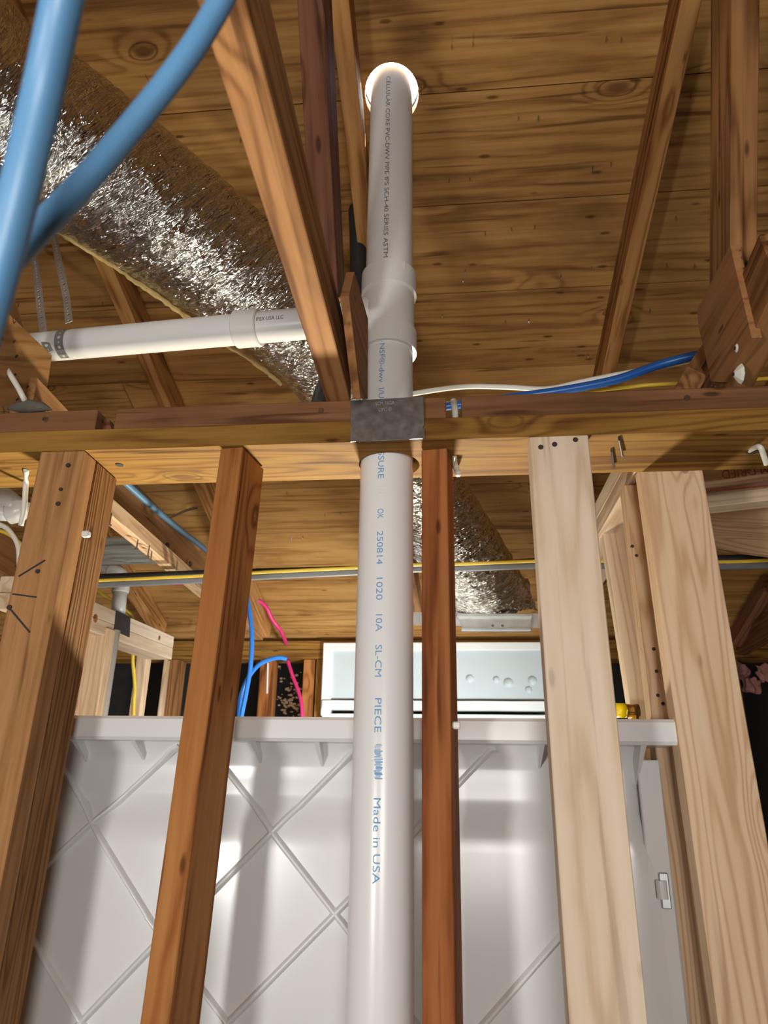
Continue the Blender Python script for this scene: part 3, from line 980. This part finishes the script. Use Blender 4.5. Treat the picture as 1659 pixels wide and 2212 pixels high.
# metal boot at the end of the duct
bt = thing('duct_boot', 'galvanized duct boot with flanged box below the foil duct', 'duct', at(1070, 1335, 2.15))
pts = [at(x, y, 2.13) for x, y in ((893, 1323), (1168, 1326), (1168, 1357), (893, 1350))]
me, Mx = plate_mesh(pts, 0.004); link('flange_bar', me, 'steel', bt, Mx)
pts = [at(x, y, 2.10) for x, y in ((988, 1330), (1148, 1330), (1145, 1361), (1002, 1359))]
me, Mx = plate_mesh(pts[::-1], 0.028); link('box', me, 'steel', bt, Mx)
a_, b_ = at(986, 1330, 2.095), at(1150, 1330, 2.095); board('rim', a_, b_, 0.010, 0.02, Z3, 'steel', bt, wob=0)
a_, b_ = at(996, 1361, 2.092), at(1147, 1361, 2.092); board('rim', a_, b_, 0.008, 0.02, Z3, 'steel', bt, wob=0)
for x in (1064, 1085):
    screw(at(x, 1352, 2.097), -Y3, 0.004, bt, 'rivet', 'nail', 0.003)
# crumpled foil skirt over the boot
sk_ = [at(1010, 1255, 2.16), at(1140, 1250, 2.2), at(1165, 1322, 2.13), at(975, 1322, 2.13)]
vs_, fs, uvs = [], [], []
n_, m_ = 40, 26
for j in range(m_):
    for i in range(n_):
        a0 = sk_[0].lerp(sk_[1], i / (n_ - 1)); a1 = sk_[3].lerp(sk_[2], i / (n_ - 1))
        p = a0.lerp(a1, j / (m_ - 1))
        p = p + Vector((0, -0.05 * math.sin(math.pi * i / (n_ - 1)), 0)) + mnoise.noise_vector(p * 25) * 0.014 + mnoise.noise_vector(p * 60) * 0.006
        vs_.append(p); uvs.append((i * 0.01, j * 0.01))
for j in range(m_ - 1):
    for i in range(n_ - 1):
        fs.append((j * n_ + i, j * n_ + i + 1, (j + 1) * n_ + i + 1, (j + 1) * n_ + i))
me = mesh(vs_, fs)
ul = me.uv_layers.new(name='uv')
lv = np.zeros(len(me.loops), dtype=np.int32); me.loops.foreach_get('vertex_index', lv)
ul.data.foreach_set('uv', np.array(uvs)[lv].astype(np.float32).ravel())
link('foil_skirt', me, 'foil', bt)

# ------------------------------------------------------------------ tub surround, seen from behind
YT, YPN = 1.155, 1.215
ZL1 = at(800, 1549, YT).z; ZL0 = at(800, 1603, YT).z
xt0, xt1 = at(-260, 1545, YT).x, at(1471, 1558, YT).x
tub = thing('shower_surround', 'glossy white ribbed back of a shower surround behind the studs', 'shower surround', Vector(((xt0 + xt1) / 2, YT, 0)))
# lip: a rounded channel
lipz = (ZL0 + ZL1) / 2
board('lip', Vector((xt0, YT + .055, lipz)), Vector((xt1, YT + .055, lipz)), 0.11, ZL1 - ZL0, Y3, 'tub', tub, bev=0.005, wob=0.0)
xp1 = at(1345, 1700, YPN).x
z_step1, z_step0 = at(600, 1752, YPN).z, at(600, 1786, YPN).z
# panel as a profile swept along x, its right end curling back
prof = []
zt_, zb_ = ZL0 + 0.002, 0.10
nz = 90
for j in range(nz + 1):
    z = zt_ + (zb_ - zt_) * j / nz
    s = min(1, max(0, (z_step1 - z) / (z_step1 - z_step0))); s = s * s * (3 - 2 * s)
    top = max(0, 1 - (zt_ - z) / 0.03)
    prof.append((z, YPN + 0.016 * (1 - s) - 0.03 * top ** 2))
vs_, fs = [], []
xs_ = [xt0 + (xp1 - xt0) * i / 30 for i in range(31)]
nx = len(xs_) + 12
for z, y in prof:
    # the upper part of the end is narrower, lower part bulges to the right
    q = min(1, max(0, (z_step1 - z) / 0.10)); q = q * q * (3 - 2 * q)
    notch = math.exp(-((z - z_step1 + 0.03) / 0.012) ** 2)
    ext = -0.002 + 0.030 * q - 0.016 * notch
    for x in xs_:
        vs_.append((x, y + 0.004 * math.sin(x * 5 + 1), z))
    for k in range(1, 13):
        an = math.pi / 2 * min(1, k / 9)
        rr = 0.045
        vs_.append((xp1 + ext * min(1, k / 4) + rr * math.sin(an), y + rr * (1 - math.cos(an)) + max(0, k - 9) * 0.09, z))
for j in range(nz):
    for i in range(nx - 1):
        fs.append((j * nx + i, j * nx + i + 1, (j + 1) * nx + i + 1, (j + 1) * nx + i))
panel = link('back_panel', mesh(vs_, fs), 'tub', tub, None, True)


def ypan(z):
    return float(np.interp(-z, [-p[0] for p in prof], [p[1] for p in prof]))


def rib(p, q, ext=0.0):
    A, B = at(*p, YPN), at(*q, YPN)
    d = (B - A); A -= d * ext; B += d * ext
    n = 14
    vs2, fs2 = [], []
    for i in range(n + 1):
        c = A.lerp(B, i / n)
        if c.z > ZL0 - 0.006:
            c.z = ZL0 - 0.006
        yb = ypan(c.z) + 0.004 * math.sin(c.x * 5 + 1)
        w = Vector((-(B - A).z, 0, (B - A).x)).normalized()
        for s, h in ((-0.0065, -0.002), (-0.0028, 0.006), (-0.0015, 0.0085), (0.0015, 0.0085), (0.0028, 0.006), (0.0065, -0.002)):
            vs2.append((c.x + w.x * s, yb - h, c.z + w.z * s))
    for i in range(n):
        for k in range(5):
            fs2.append((i * 6 + k, i * 6 + k + 1, (i + 1) * 6 + k + 1, (i + 1) * 6 + k))
    link('rib', mesh(vs2, fs2), 'tub', tub, None, True)


rib((100, 1614), (345, 2015)); rib((392, 1600), (70, 1900)); rib((335, 1998), (492, 2208), 0.1)
rib((440, 1605), (752, 2010)); rib((780, 1604), (440, 1948)); rib((40, 1975), (185, 2215), 0.1)
rib((335, 2042), (160, 2225), 0.1); rib((905, 1790), (480, 2222), 0.1); rib((1072, 1606), (880, 1812)); rib((1240, 1992), (1040, 2220), 0.1)
rib((752, 2010), (900, 2215), 0.1); rib((880, 1812), (800, 1905)); rib((440, 1948), (330, 2050))
for x, y0, y1 in ((155, 1600, 1656), (283, 1602, 1652), (545, 1604, 1658), (683, 1605, 1664), (1172, 1610, 1664), (20, 1600, 1655), (1394, 1632, 1695)):
    a_ = at(x, y0, YT + 0.012); b_ = at(x, y1, YPN)
    yb = ypan(b_.z) + .01
    top = ZL0 + .002
    vs2 = []
    for dx in (-0.003, 0.003):
        vs2 += [(a_.x + dx * 1.4, YT + 0.012, top), (a_.x + dx * 1.4, yb, top), (a_.x + dx * .5, yb, b_.z)]
    link('gusset_fin', mesh(vs2, [(0, 1, 2), (5, 4, 3), (0, 3, 4, 1), (1, 4, 5, 2), (2, 5, 3, 0)]), 'tub', tub)
board('basin', Vector((xt0 + .02, 1.62, 0.22)), Vector((xp1 + .04, 1.62, 0.22)), 0.74, 0.06, Y3, 'tub', tub, bev=0.01, wob=0)
board('apron', Vector((xt0 + .02, 2.0, 0.24)), Vector((xp1 + .04, 2.0, 0.24)), 0.48, 0.05, Z3, 'tub', tub, bev=0.01, wob=0)
# end flange of the surround with its small bracket
A, B = at(1398, 1642, 1.225), at(1458, 2212, 1.225)
ex = (A - B).normalized(); B = B + ex * ((0.1 - B.z) / ex.z)
board('end_flange', B, A, 0.034, 0.010, X3, 'tub', tub, wob=0)
A, B = at(1374, 1640, 1.25), at(1428, 2212, 1.25)
ex = (A - B).normalized(); B = B + ex * ((0.1 - B.z) / ex.z)
board('end_flange', B, A, 0.03, 0.012, X3, 'tub', tub, wob=0)
Q = at(1436, 1924, 1.216)
board('bracket', Q - Z3 * .024, Q + Z3 * .024, 0.014, 0.006, X3, 'steel', tub, wob=0)
Q2 = at(1430, 1922, 1.21)
link('bracket_pin', tube_mesh([Q2 - Z3 * .012, Q2 + Z3 * .012], 0.008, 12), 'tub', tub)

# ------------------------------------------------------------------ bathroom: far wall
zpt = at(600, 1384, 3.2).z
xw0, xw1 = XL + .05, XR - .05
for k, lb in ((0, 'upper one of the two red-brown far wall plates'), (1, 'lower one of the two red-brown far wall plates')):
    board('far_wall_plate', Vector((xw0, 3.265, zpt - .0205 - k * .042)), Vector((xw1, 3.265, zpt - .0205 - k * .042)), 0.13, 0.040, Y3, 'plate', None, label=lb, cat='beam', group='far wall plates')
for x, w, lb, mt in ((376, .05, 'far wall stud beside the left bathroom partition', 'truss'), (577, .062, 'far wall stud with a white drip, left of the blue and pink lines', 'stud_orange'), (668, .05, 'far wall stud left of the window panel', 'stud_orange'), (694, .045, 'rough far wall stud touching the window panel', 'plate'),
                     (200, .05, 'far wall stud behind the left bathroom partition', 'truss'), (1580, .05, 'far wall stud at the far right', 'truss_dark')):
    A = at(x, 1430, 3.21)
    board('far_wall_stud', Vector((A.x, 3.255, 0.0)), Vector((A.x, 3.255, zpt - .084)), w, 0.09, X3, mt, None, label=lb, cat='stud', group='far wall studs')
A, B = at(579, 1432, 3.208), at(577, 1498, 3.208)
dr = link('paint_drip', box_mesh((A - B).length, 0.006, 0.003, 0), 'paint_white', bpy.data.objects['far_wall_stud.001'], frame(A, B, X3))
# flecks on the tar paper
fl = []
for k in range(120):
    x, y = random.gauss(630, 22), random.gauss(1512, 34)
    if 598 < x < 652 and 1432 < y < 1560:
        fl.append((x, y))
vs_, fs = [], []
for x, y in fl:
    c = at(x, y, YF - 0.006); r_ = random.uniform(.002, .007); b0 = len(vs_)
    an = random.random() * 3
    for k in range(5):
        vs_.append(c + Vector((math.cos(an + k * 1.257) * r_ * 1.5, random.uniform(-.003, .003), math.sin(an + k * 1.257) * r_)))
    fs.append(tuple(range(b0, b0 + 5)))
o = link('wood_flecks', mesh(vs_, fs), 'pine2', wall_far); o['kind'] = 'stuff'

# window opening panelled in pale blue with a white frame
wn = thing('window_panel', 'pale blue panel in a thick white painted frame on the far wall', 'window', at(940, 1545, 3.17))
YWN = 3.17


def rect(name, x0, y0, x1, y1, Y, th, mat, parent):
    a_, b_ = at(x0, y0, Y), at(x1, y1, Y)
    return board(name, Vector(((a_.x), Y + th / 2, (a_.z + b_.z) / 2)), Vector((b_.x, Y + th / 2, (a_.z + b_.z) / 2)), abs(a_.z - b_.z), th, Z3, mat, parent, bev=0.003, wob=0.0015)


rect('frame_top', 698, 1388, 1200, 1404, YWN, 0.06, 'paint_white', wn)
rect('frame_side', 698, 1404, 713, 1545, YWN, 0.06, 'paint_white', wn)
rect('frame_side', 1180, 1404, 1200, 1545, YWN, 0.06, 'paint_white', wn)
rect('panel', 713, 1404, 1180, 1512, YWN + 0.012, 0.016, 'paint_blue', wn)
rect('sill', 695, 1512, 1200, 1535, YWN - 0.01, 0.08, 'paint_white', wn)
rect('lower_casing', 695, 1541, 1200, 1620, YWN, 0.06, 'paint_white', wn)
for x, y, r_ in ((1015, 1466, 12), (1098, 1475, 14), (1150, 1470, 13), (1072, 1468, 10), (1142, 1490, 10)):
    Q = at(x, y, YWN + 0.012); rr = r_ * 3.2 / FPX * .8
    link('paint_blister', tube_mesh([Q + Y3 * .004, Q - Y3 * .002, Q - Y3 * .006], [rr, rr * .9, rr * .3], 12), 'paint_blue', wn, None, True)

# left partition of new lumber
F0, F1 = at_z(187, 1356, 0.10 + 0.22), at_z(370, 1427, 0.10 + 0.22)
hz0 = None
# header side lower edge: near end about 1.75 m deep, far end about 3.0 m
HA = at(178, 1356, 1.80); HB = at_v(371, 1425, HA)
HA2 = at(187, 1281, 1.80); HB2 = at_v(375, 1386, HA2)
hd = (HB - HA); hd.normalize()
hn = Vector((hd.y, -hd.x, 0)).normalized()
pt = thing('partition_header', 'doubled new-pine header of the left bathroom partition', 'beam', HA)
h0, h1 = (HA2 - HA).length, (HB2 - HB).length
hh = (h0 + h1) / 2
for k, nm in ((0, 'header_board'), (1, 'header_board')):
    off = Z3 * (hh * (0.25 + 0.5 * k)) - hn * 0.045
    board(nm, HA - hd * 0.25 + off, HB + off, hh * 0.49, 0.089, Z3, 'pine', pt)
tp = [HA.lerp(HB, 0.50) + hn * .002, HA.lerp(HB, 0.66) + hn * .002]
q = [at_v(248, 1362, HA), at_v(280, 1377, HA), at_v(282, 1333, HA), at_v(252, 1319, HA)]


def at_p(px, py, P_, n_):
    d = ray(px, py); return CAM + d * ((P_ - CAM).dot(n_) / d.dot(n_))


q = [at_p(x, y, HA + hn * 0.003, hn) for x, y in ((248, 1362), (280, 1377), (282, 1333), (252, 1319))]
me, Mx = plate_mesh(q, 0.002)
tag(link('black_plate', me, 'black', None, Mx), 'black plate stuck over the partition header', 'plate')
for body, y in ((None, 0),):
    pass
for x, y in ((206, 1336), (344, 1378)):
    Q = at_p(x, y, HA, hn)
    screw(Q, hn, 0.012 if x < 300 else 0.008, pt, 'knot', 'rafter', 0.001)
for x0, x1, Y, lb in ((150, 238, 1.93, 'nearest pale stud of the left bathroom partition'), (272, 322, 2.5, 'middle pale stud of the left bathroom partition'), (330, 362, 2.85, 'farthest pale stud of the left bathroom partition')):
    yt = {150: 1357, 272: 1405, 330: 1424}[x0]
    A, B = at(x0 + 28, yt, Y), at(x1 - 5, yt, Y)
    dx = -0.05 if x0 < 200 else 0.0
    board('partition_stud', Vector(((A.x + B.x) / 2 + dx * 0, Y + .02, 0.0)), Vector(((A.x + B.x) / 2, Y + .02, A.z)), abs(B.x - A.x) + 0.01, 0.04, X3, 'pine2', None, label=lb, cat='stud', group='left partition studs')
A, B = at(242, 1375, 1.98), at(222, 1545, 1.98)
tube('drain_pipe', [Vector((A.x - .004, 1.99, A.z + .02)), Vector((A.x - .004, 1.99, 0.0))], 0.020, 'pvc', None, 20, label='white pipe running down beside the nearest partition stud', cat='pipe')
el = thing('pipe_elbow', 'white plastic pipe elbow under the grey weathered board', 'pipe', at(262, 1240, 2.1))
E = [at(195, 1212, 2.25), at(235, 1229, 2.15), at(258, 1240, 2.1)]
tube('inlet', [E[0], E[1], E[2]], 0.022, 'pvc', el, 20)
tube('bend', [at(245, 1233, 2.12), at(258, 1243, 2.1), at(262, 1262, 2.1), at(260, 1280, 2.1)], 0.026, 'pvc_fit', el, 20)
tube('outlet', [at(260, 1275, 2.1), at(254, 1335, 2.1)], 0.022, 'pvc', el, 20)
el = thing('pipe_elbow', 'white plastic elbow joining two pipes at the left edge', 'pipe', at(30, 1105, 1.55))
tube('inlet', [at(-60, 1030, 1.5), at(0, 1068, 1.5), at(38, 1100, 1.5)], 0.026, 'pvc', el, 20)
tube('bend', [at(44, 1088, 1.5), at(40, 1104, 1.5), at(20, 1110, 1.5)], 0.026, 'pvc_fit', el, 20)
tube('outlet', [at(35, 1108, 1.5), at(-60, 1108, 1.5)], 0.020, 'pvc', el, 20)

# grey board spanning the chords
a_, b_ = at(-60, 1172, 1.95), at(340, 1172, 1.95)
zz = at(280, 1190, 1.95).z
gb = board('weathered_board', Vector((a_.x, 2.02, zz + .022)), Vector((at(344, 1192, 1.95).x, 2.02, zz + .022)), 0.14, 0.045, Y3, 'grey_wood', None, label='grey weathered board nailed under the left truss chord', cat='board')
# old joist ends at the far left
board('old_joist', at(-80, 1150, 1.5), at(45, 1225, 1.75), 0.10, 0.045, Z3, 'stud_tan', None, label='tan joist end showing at the left edge below the plate', cat='joist')

# ------------------------------------------------------------------ bathroom: right framing
a_, b_ = at(1400, 1012, 1.2), at(1296, 1142, 1.5)
xh = at(1336, 1046, 1.235).x
RA, RB = at(1383, 1010, 1.15), at(1293, 1146, 1.52)
RA.z = RB.z = Z + 0.525
rd = (RB - RA).normalized(); rn = Vector((rd.y, -rd.x, 0))
rh = thing('partition_header', 'pale new header slanting back between the right-hand studs', 'beam', RA)
for k in (0, 1):
    off = Z3 * (0.019 + k * 0.0385) + rn * 0.045
    board('header_board', RA + off + rd * 0.0, RB + off + rd * 0.9, 0.038, 0.089, Z3, 'pine', rh)
kb = board('marked_board', at(1380, 1055, 1.62), at(1720, 1012, 1.45), 0.045, 0.09, Z3, 'pine2', None, label='pine board with red upside-down stamp behind the right-edge stud', cat='board')
A, B = at(1652, 1022, 1.45), at(1520, 1040, 1.52)
ex = (B - A).normalized()
dn = -_f
print_flat('M DRIED - ☆'.replace('☆', '*'), A + Z3 * 0.012 + Vector((0, -0.02, 0)), ex, -Z3, (B - A).length, 0.022, 'ink_red', kb)
wb = board('edge_strip_board', at(1380, 1108, 1.65), at(1720, 1068, 1.45), 0.028, 0.05, Z3, 'pine', None, label='white board edge with a red and a blue line at right', cat='board')
for y0, y1, ink in ((1062, 1046, 'ink_red'), (1073, 1060, 'ink_cyan')):
    A, B = at(1515, y0, 1.545), at(1672, y1, 1.455)
    link('painted_line', box_mesh((B - A).length, 0.0022, 0.0022, 0), ink, wb, frame(A, B, Z3))
g = [at(1500, 1180, 1.85), at(1720, 1207, 1.52), at(1720, 1070, 1.52), at(1500, 1100, 1.85)]
me, Mx = plate_mesh(g, 0.04)
tag(link('wide_joist', me, 'pine2', None, Mx), 'wide rough pale joist catching yellow light at the right edge', 'joist')
vl = thing('gas_valve', 'brass valve with yellow cap beside the new studs', 'valve', at(1355, 1540, 1.45))
tube('yellow_cap', [at(1330, 1534, 1.42), at(1350, 1535, 1.42)], 0.0135, 'yellow_cap', vl, 18)
tube('brass_body', [at(1350, 1535, 1.42), at(1353, 1535, 1.42), at(1366, 1535, 1.42), at(1380, 1534, 1.42)], [0.0135, 0.0125, 0.0115, 0.0115], 'brass', vl, 18, sm=1)
tube('brass_stem', [at(1372, 1538, 1.42), at(1372, 1575, 1.42)], 0.007, 'brass', vl, 12)
# a heel of the far right truss
hb = thing('truss_heel', 'dark truss heel standing on the far wall at the right', 'truss', at(1600, 1390, 3.2))
board('strut', at(1590, 1378, 3.05), at(1660, 1262, 2.75), 0.09, 0.04, Y3, 'truss_dark', hb)
board('chord', at(1600, 1392, 3.12), at(1700, 1330, 2.6), 0.09, 0.04, Z3, 'truss_dark', hb)
vs_ = []
for k in range(3):
    c = at((1598, 1622, 1655)[k], (1448, 1478, 1455)[k], 3.3)
    me = bpy.data.meshes.new('wool'); bm = bmesh.new(); bmesh.ops.create_icosphere(bm, subdivisions=4, radius=0.036)
    for v in bm.verts:
        v.co = Vector((v.co.x, v.co.y * .5, v.co.z)) + mnoise.noise_vector(v.co * 35 + Vector((k * 5, 0, 0))) * 0.028
    bm.to_mesh(me); bm.free()
    o = link('insulation_tuft', me, 'pinkwool', None, Matrix.Translation(c), True)
    tag(o, ['pink insulation tuft right beside the new stud on the far wall', 'pink insulation tuft hanging lowest on the black far wall', 'pink insulation tuft touching the right edge on the far wall'][k], 'insulation', 'pink insulation tufts')

# ------------------------------------------------------------------ tubes and cables
tube('blue_tube', [at_d(175, -190, 0.31), at_d(135, 0, .315), at_d(92, 200, .325), at_d(45, 400, .325), at_d(2, 570, .327), at_d(-60, 790, .33)], 0.0088, 'blue', None, 20,
     label='blurred blue water tube close to the camera, the steeper one', cat='tube', group='blue tubes close to the camera')
tube('blue_tube', [at_d(560, -170, .42), at_d(478, 0, .42), at_d(405, 120, .41), at_d(300, 255, .40), at_d(180, 395, .385), at_d(70, 510, .37), at_d(-15, 600, .36), at_d(-120, 720, .35)], 0.0073, 'blue', None, 20,
     label='blurred blue water tube close to the camera, the curved slanting one', cat='tube', group='blue tubes close to the camera')
tube('blue_tube', [at(830, 896, 1.27), at(980, 876, 1.27), at(1100, 859, 1.27), at(1215, 843, 1.26), at(1330, 820, 1.25), at(1430, 786, 1.24), at(1520, 764, 1.22), at(1640, 745, 1.2), at(2200, 730, 1.2)], 0.0085, 'blue2', None, 16,
     label='deep blue water tube rising to the gusset at right', cat='tube')
tube('white_cable', [at(840, 862, 1.30), at(895, 850, 1.30), at(995, 836, 1.30), at(1090, 836, 1.29), at(1180, 840, 1.285), at(1255, 825, 1.28), at(1330, 810, 1.275), at(1430, 792, 1.26), at(1525, 773, 1.24), at(1640, 755, 1.22), at(2200, 745, 1.22)], 0.0055, 'white_cable', None, 10,
     label='white cable looping above the right upper plate', cat='cable')
tube('yellow_cable', [at(900, 872, 1.33), at(1080, 868, 1.33), at(1300, 842, 1.33), at(1400, 832, 1.33), at(1500, 827, 1.33), at(1700, 815, 1.33), at(2400, 770, 1.33)], 0.0042, 'yellow', None, 10,
     label='yellow cable peeking over the right upper plate', cat='cable')
tube('white_cable', [at(-40, 735, 0.985), at(0, 778, 0.985), at(30, 822, 0.985), at(52, 862, 0.99), at(60, 885, 1.05)], 0.0048, 'white_cable', None, 10,
     label='white cable curving in front of the left plywood gusset', cat='cable')
tube('white_cable', [at_z(57, 1014, ZP), at(56, 1040, 1.12), at(52, 1100, 1.13), at(45, 1135, 1.14)], 0.0048, 'white_cable', None, 10,
     label='white cable dropping from the plate beside the marked stud', cat='cable')
tube('white_cable', [at(-30, 1125, 1.3), at(10, 1138, 1.3), at(30, 1160, 1.3), at(40, 1185, 1.3), at(42, 1230, 1.3)], 0.0052, 'white_cable', None, 10,
     label='white cable bending behind the marked stud at the left edge', cat='cable')
tube('cable_stub', [at_z(982, 985, ZP) + Z3 * .004, at(984, 1005, 1.10), at(990, 1025, 1.09)], 0.0055, 'white_cable', None, 8, label='cut white cable stub sticking out of the plate underside', cat='cable')
tube('cable_stub', [at(984, 905, 1.05), at(982, 880, 1.05), at(980, 866, 1.08)], 0.0058, 'white_cable', None, 8, label='white cable rising in the gap right of the metal plate', cat='cable')
tube('cable_stub', [at_z(1618, 978, ZP) + Z3 * .004, at(1640, 965, 1.04), at(1650, 985, 1.05), at(1656, 1003, 1.06)], 0.0045, 'glue', None, 8, label='white strap end hanging at the plate hole far right', cat='cable')
YC = 1.74
bundle = [at(x, y, YC) for x, y in ((-700, 1295), (-60, 1275), (195, 1264), (420, 1254), (560, 1246), (770, 1236), (890, 1230), (1000, 1228), (1155, 1222), (1300, 1222), (1550, 1224), (1750, 1217), (2500, 1190))]
tube('grey_cable', [p + Z3 * .002 for p in bundle], 0.0105, 'grey_cable', None, 12, label='thick grey cable stretched across the bathroom', cat='cable')
tube('black_cable', [p + Z3 * (.018 + .008 * math.sin(i * 0.75)) + Y3 * .024 for i, p in enumerate(bundle)], 0.011, 'black', None, 12, label='black sleeve bundled behind the thick grey cable', cat='cable')
tube('yellow_cable', [p + Z3 * .007 - Y3 * .0165 for p in bundle], 0.0045, 'yellow', None, 10, label='thin yellow cable taped along the grey cable', cat='cable')
tube('pink_cable', [at(-30, 1290, 2.0), at(15, 1287, 2.0), at(200, 1262, 2.42), at(420, 1262, 2.5), at(540, 1292, 2.8), at(572, 1308, 2.9), at(588, 1338, 2.95), at(606, 1362, 3.0), at(616, 1384, 3.1), at(618, 1392, 3.18)], 0.0085, 'pink', None, 10,
     label='pink tube sagging down to the far wall plate', cat='tube')
tube('pink_cable', [at(621, 1426, 3.20), at(632, 1460, 3.19), at(645, 1495, 3.18), at(652, 1530, 3.17), at(652, 1580, 3.17)], 0.0085, 'pink', None, 10, label='pink tube below the far wall plate', cat='tube')
tube('blue_tube', [at(530, 1270, 2.6), at(537, 1308, 2.6), at(544, 1370, 2.6), at(541, 1440, 2.6), at(531, 1500, 2.6), at(520, 1560, 2.6), at(518, 1640, 2.6)], 0.0085, 'blue3', None, 12,
     label='bright blue tube hanging straight behind the twisted stud', cat='tube', group='bright blue tubes in the bathroom')
tube('blue_tube', [at(618, 1423, 2.75), at(598, 1421, 2.72), at(565, 1432, 2.66), at(540, 1458, 2.63), at(521, 1500, 2.63), at(516, 1540, 2.63), at(515, 1620, 2.63)], 0.0085, 'blue3', None, 12,
     label='bright blue tube that bends to a cut end', cat='tube', group='bright blue tubes in the bathroom')
bz = [at_p(x, y, C0, cdn) + cdn * 0.008 for x, y in ((236, 1018), (270, 1048), (320, 1092), (390, 1150), (445, 1192), (500, 1240))]
tube('blue_tube', bz, 0.0085, 'blue', None, 12, label='blue water tube stapled along the left truss chord', cat='tube')
tube('yellow_cable', [at(288, 1398, 2.42), at(287, 1430, 2.42), at(291, 1480, 2.42), at(289, 1520, 2.42), at(287, 1600, 2.42)], 0.0062, 'yellow', None, 10, label='yellow cable hanging down the middle partition stud', cat='cable')
tube('yellow_cable', [at(-20, 1300, 2.2), at(100, 1280, 2.2), at(190, 1270, 2.2), at(230, 1290, 2.2), at(262, 1312, 2.2), at(282, 1328, 2.25), at(290, 1345, 2.3)], 0.005, 'yellow', None, 10, label='yellow cable drooping behind the partition header', cat='cable')
tube('yellow_cable', [at(-20, 1140, 1.6), at(10, 1150, 1.6), at(30, 1162, 1.6), at(60, 1190, 1.6)], 0.005, 'yellow', None, 10, label='yellow cable end at the left edge below the white elbow', cat='cable')
strap('metal_strap', [at(365, 1120, 2.2), at(400, 1104, 2.3), at(452, 1088, 2.42)], 0.014, -Y3, 'steel_dark', None, label='thin dark perforated strap in front of the far roof boards', cat='strap')
tube('black_hose', [at(770, 440, 1.34), at(774, 520, 1.36), at(772, 620, 1.38), at(745, 740, 1.36), at(703, 842, 1.30), at(690, 885, 1.28)], 0.021, 'black', None, 16, label='black hose showing in the gap left of the vent pipe', cat='hose')
link('cable_clip', box_mesh(0.012, 0.008, 0.010, 0.002), 'white_cable', s3, Matrix.Translation(at(986, 1567, 1.04)))
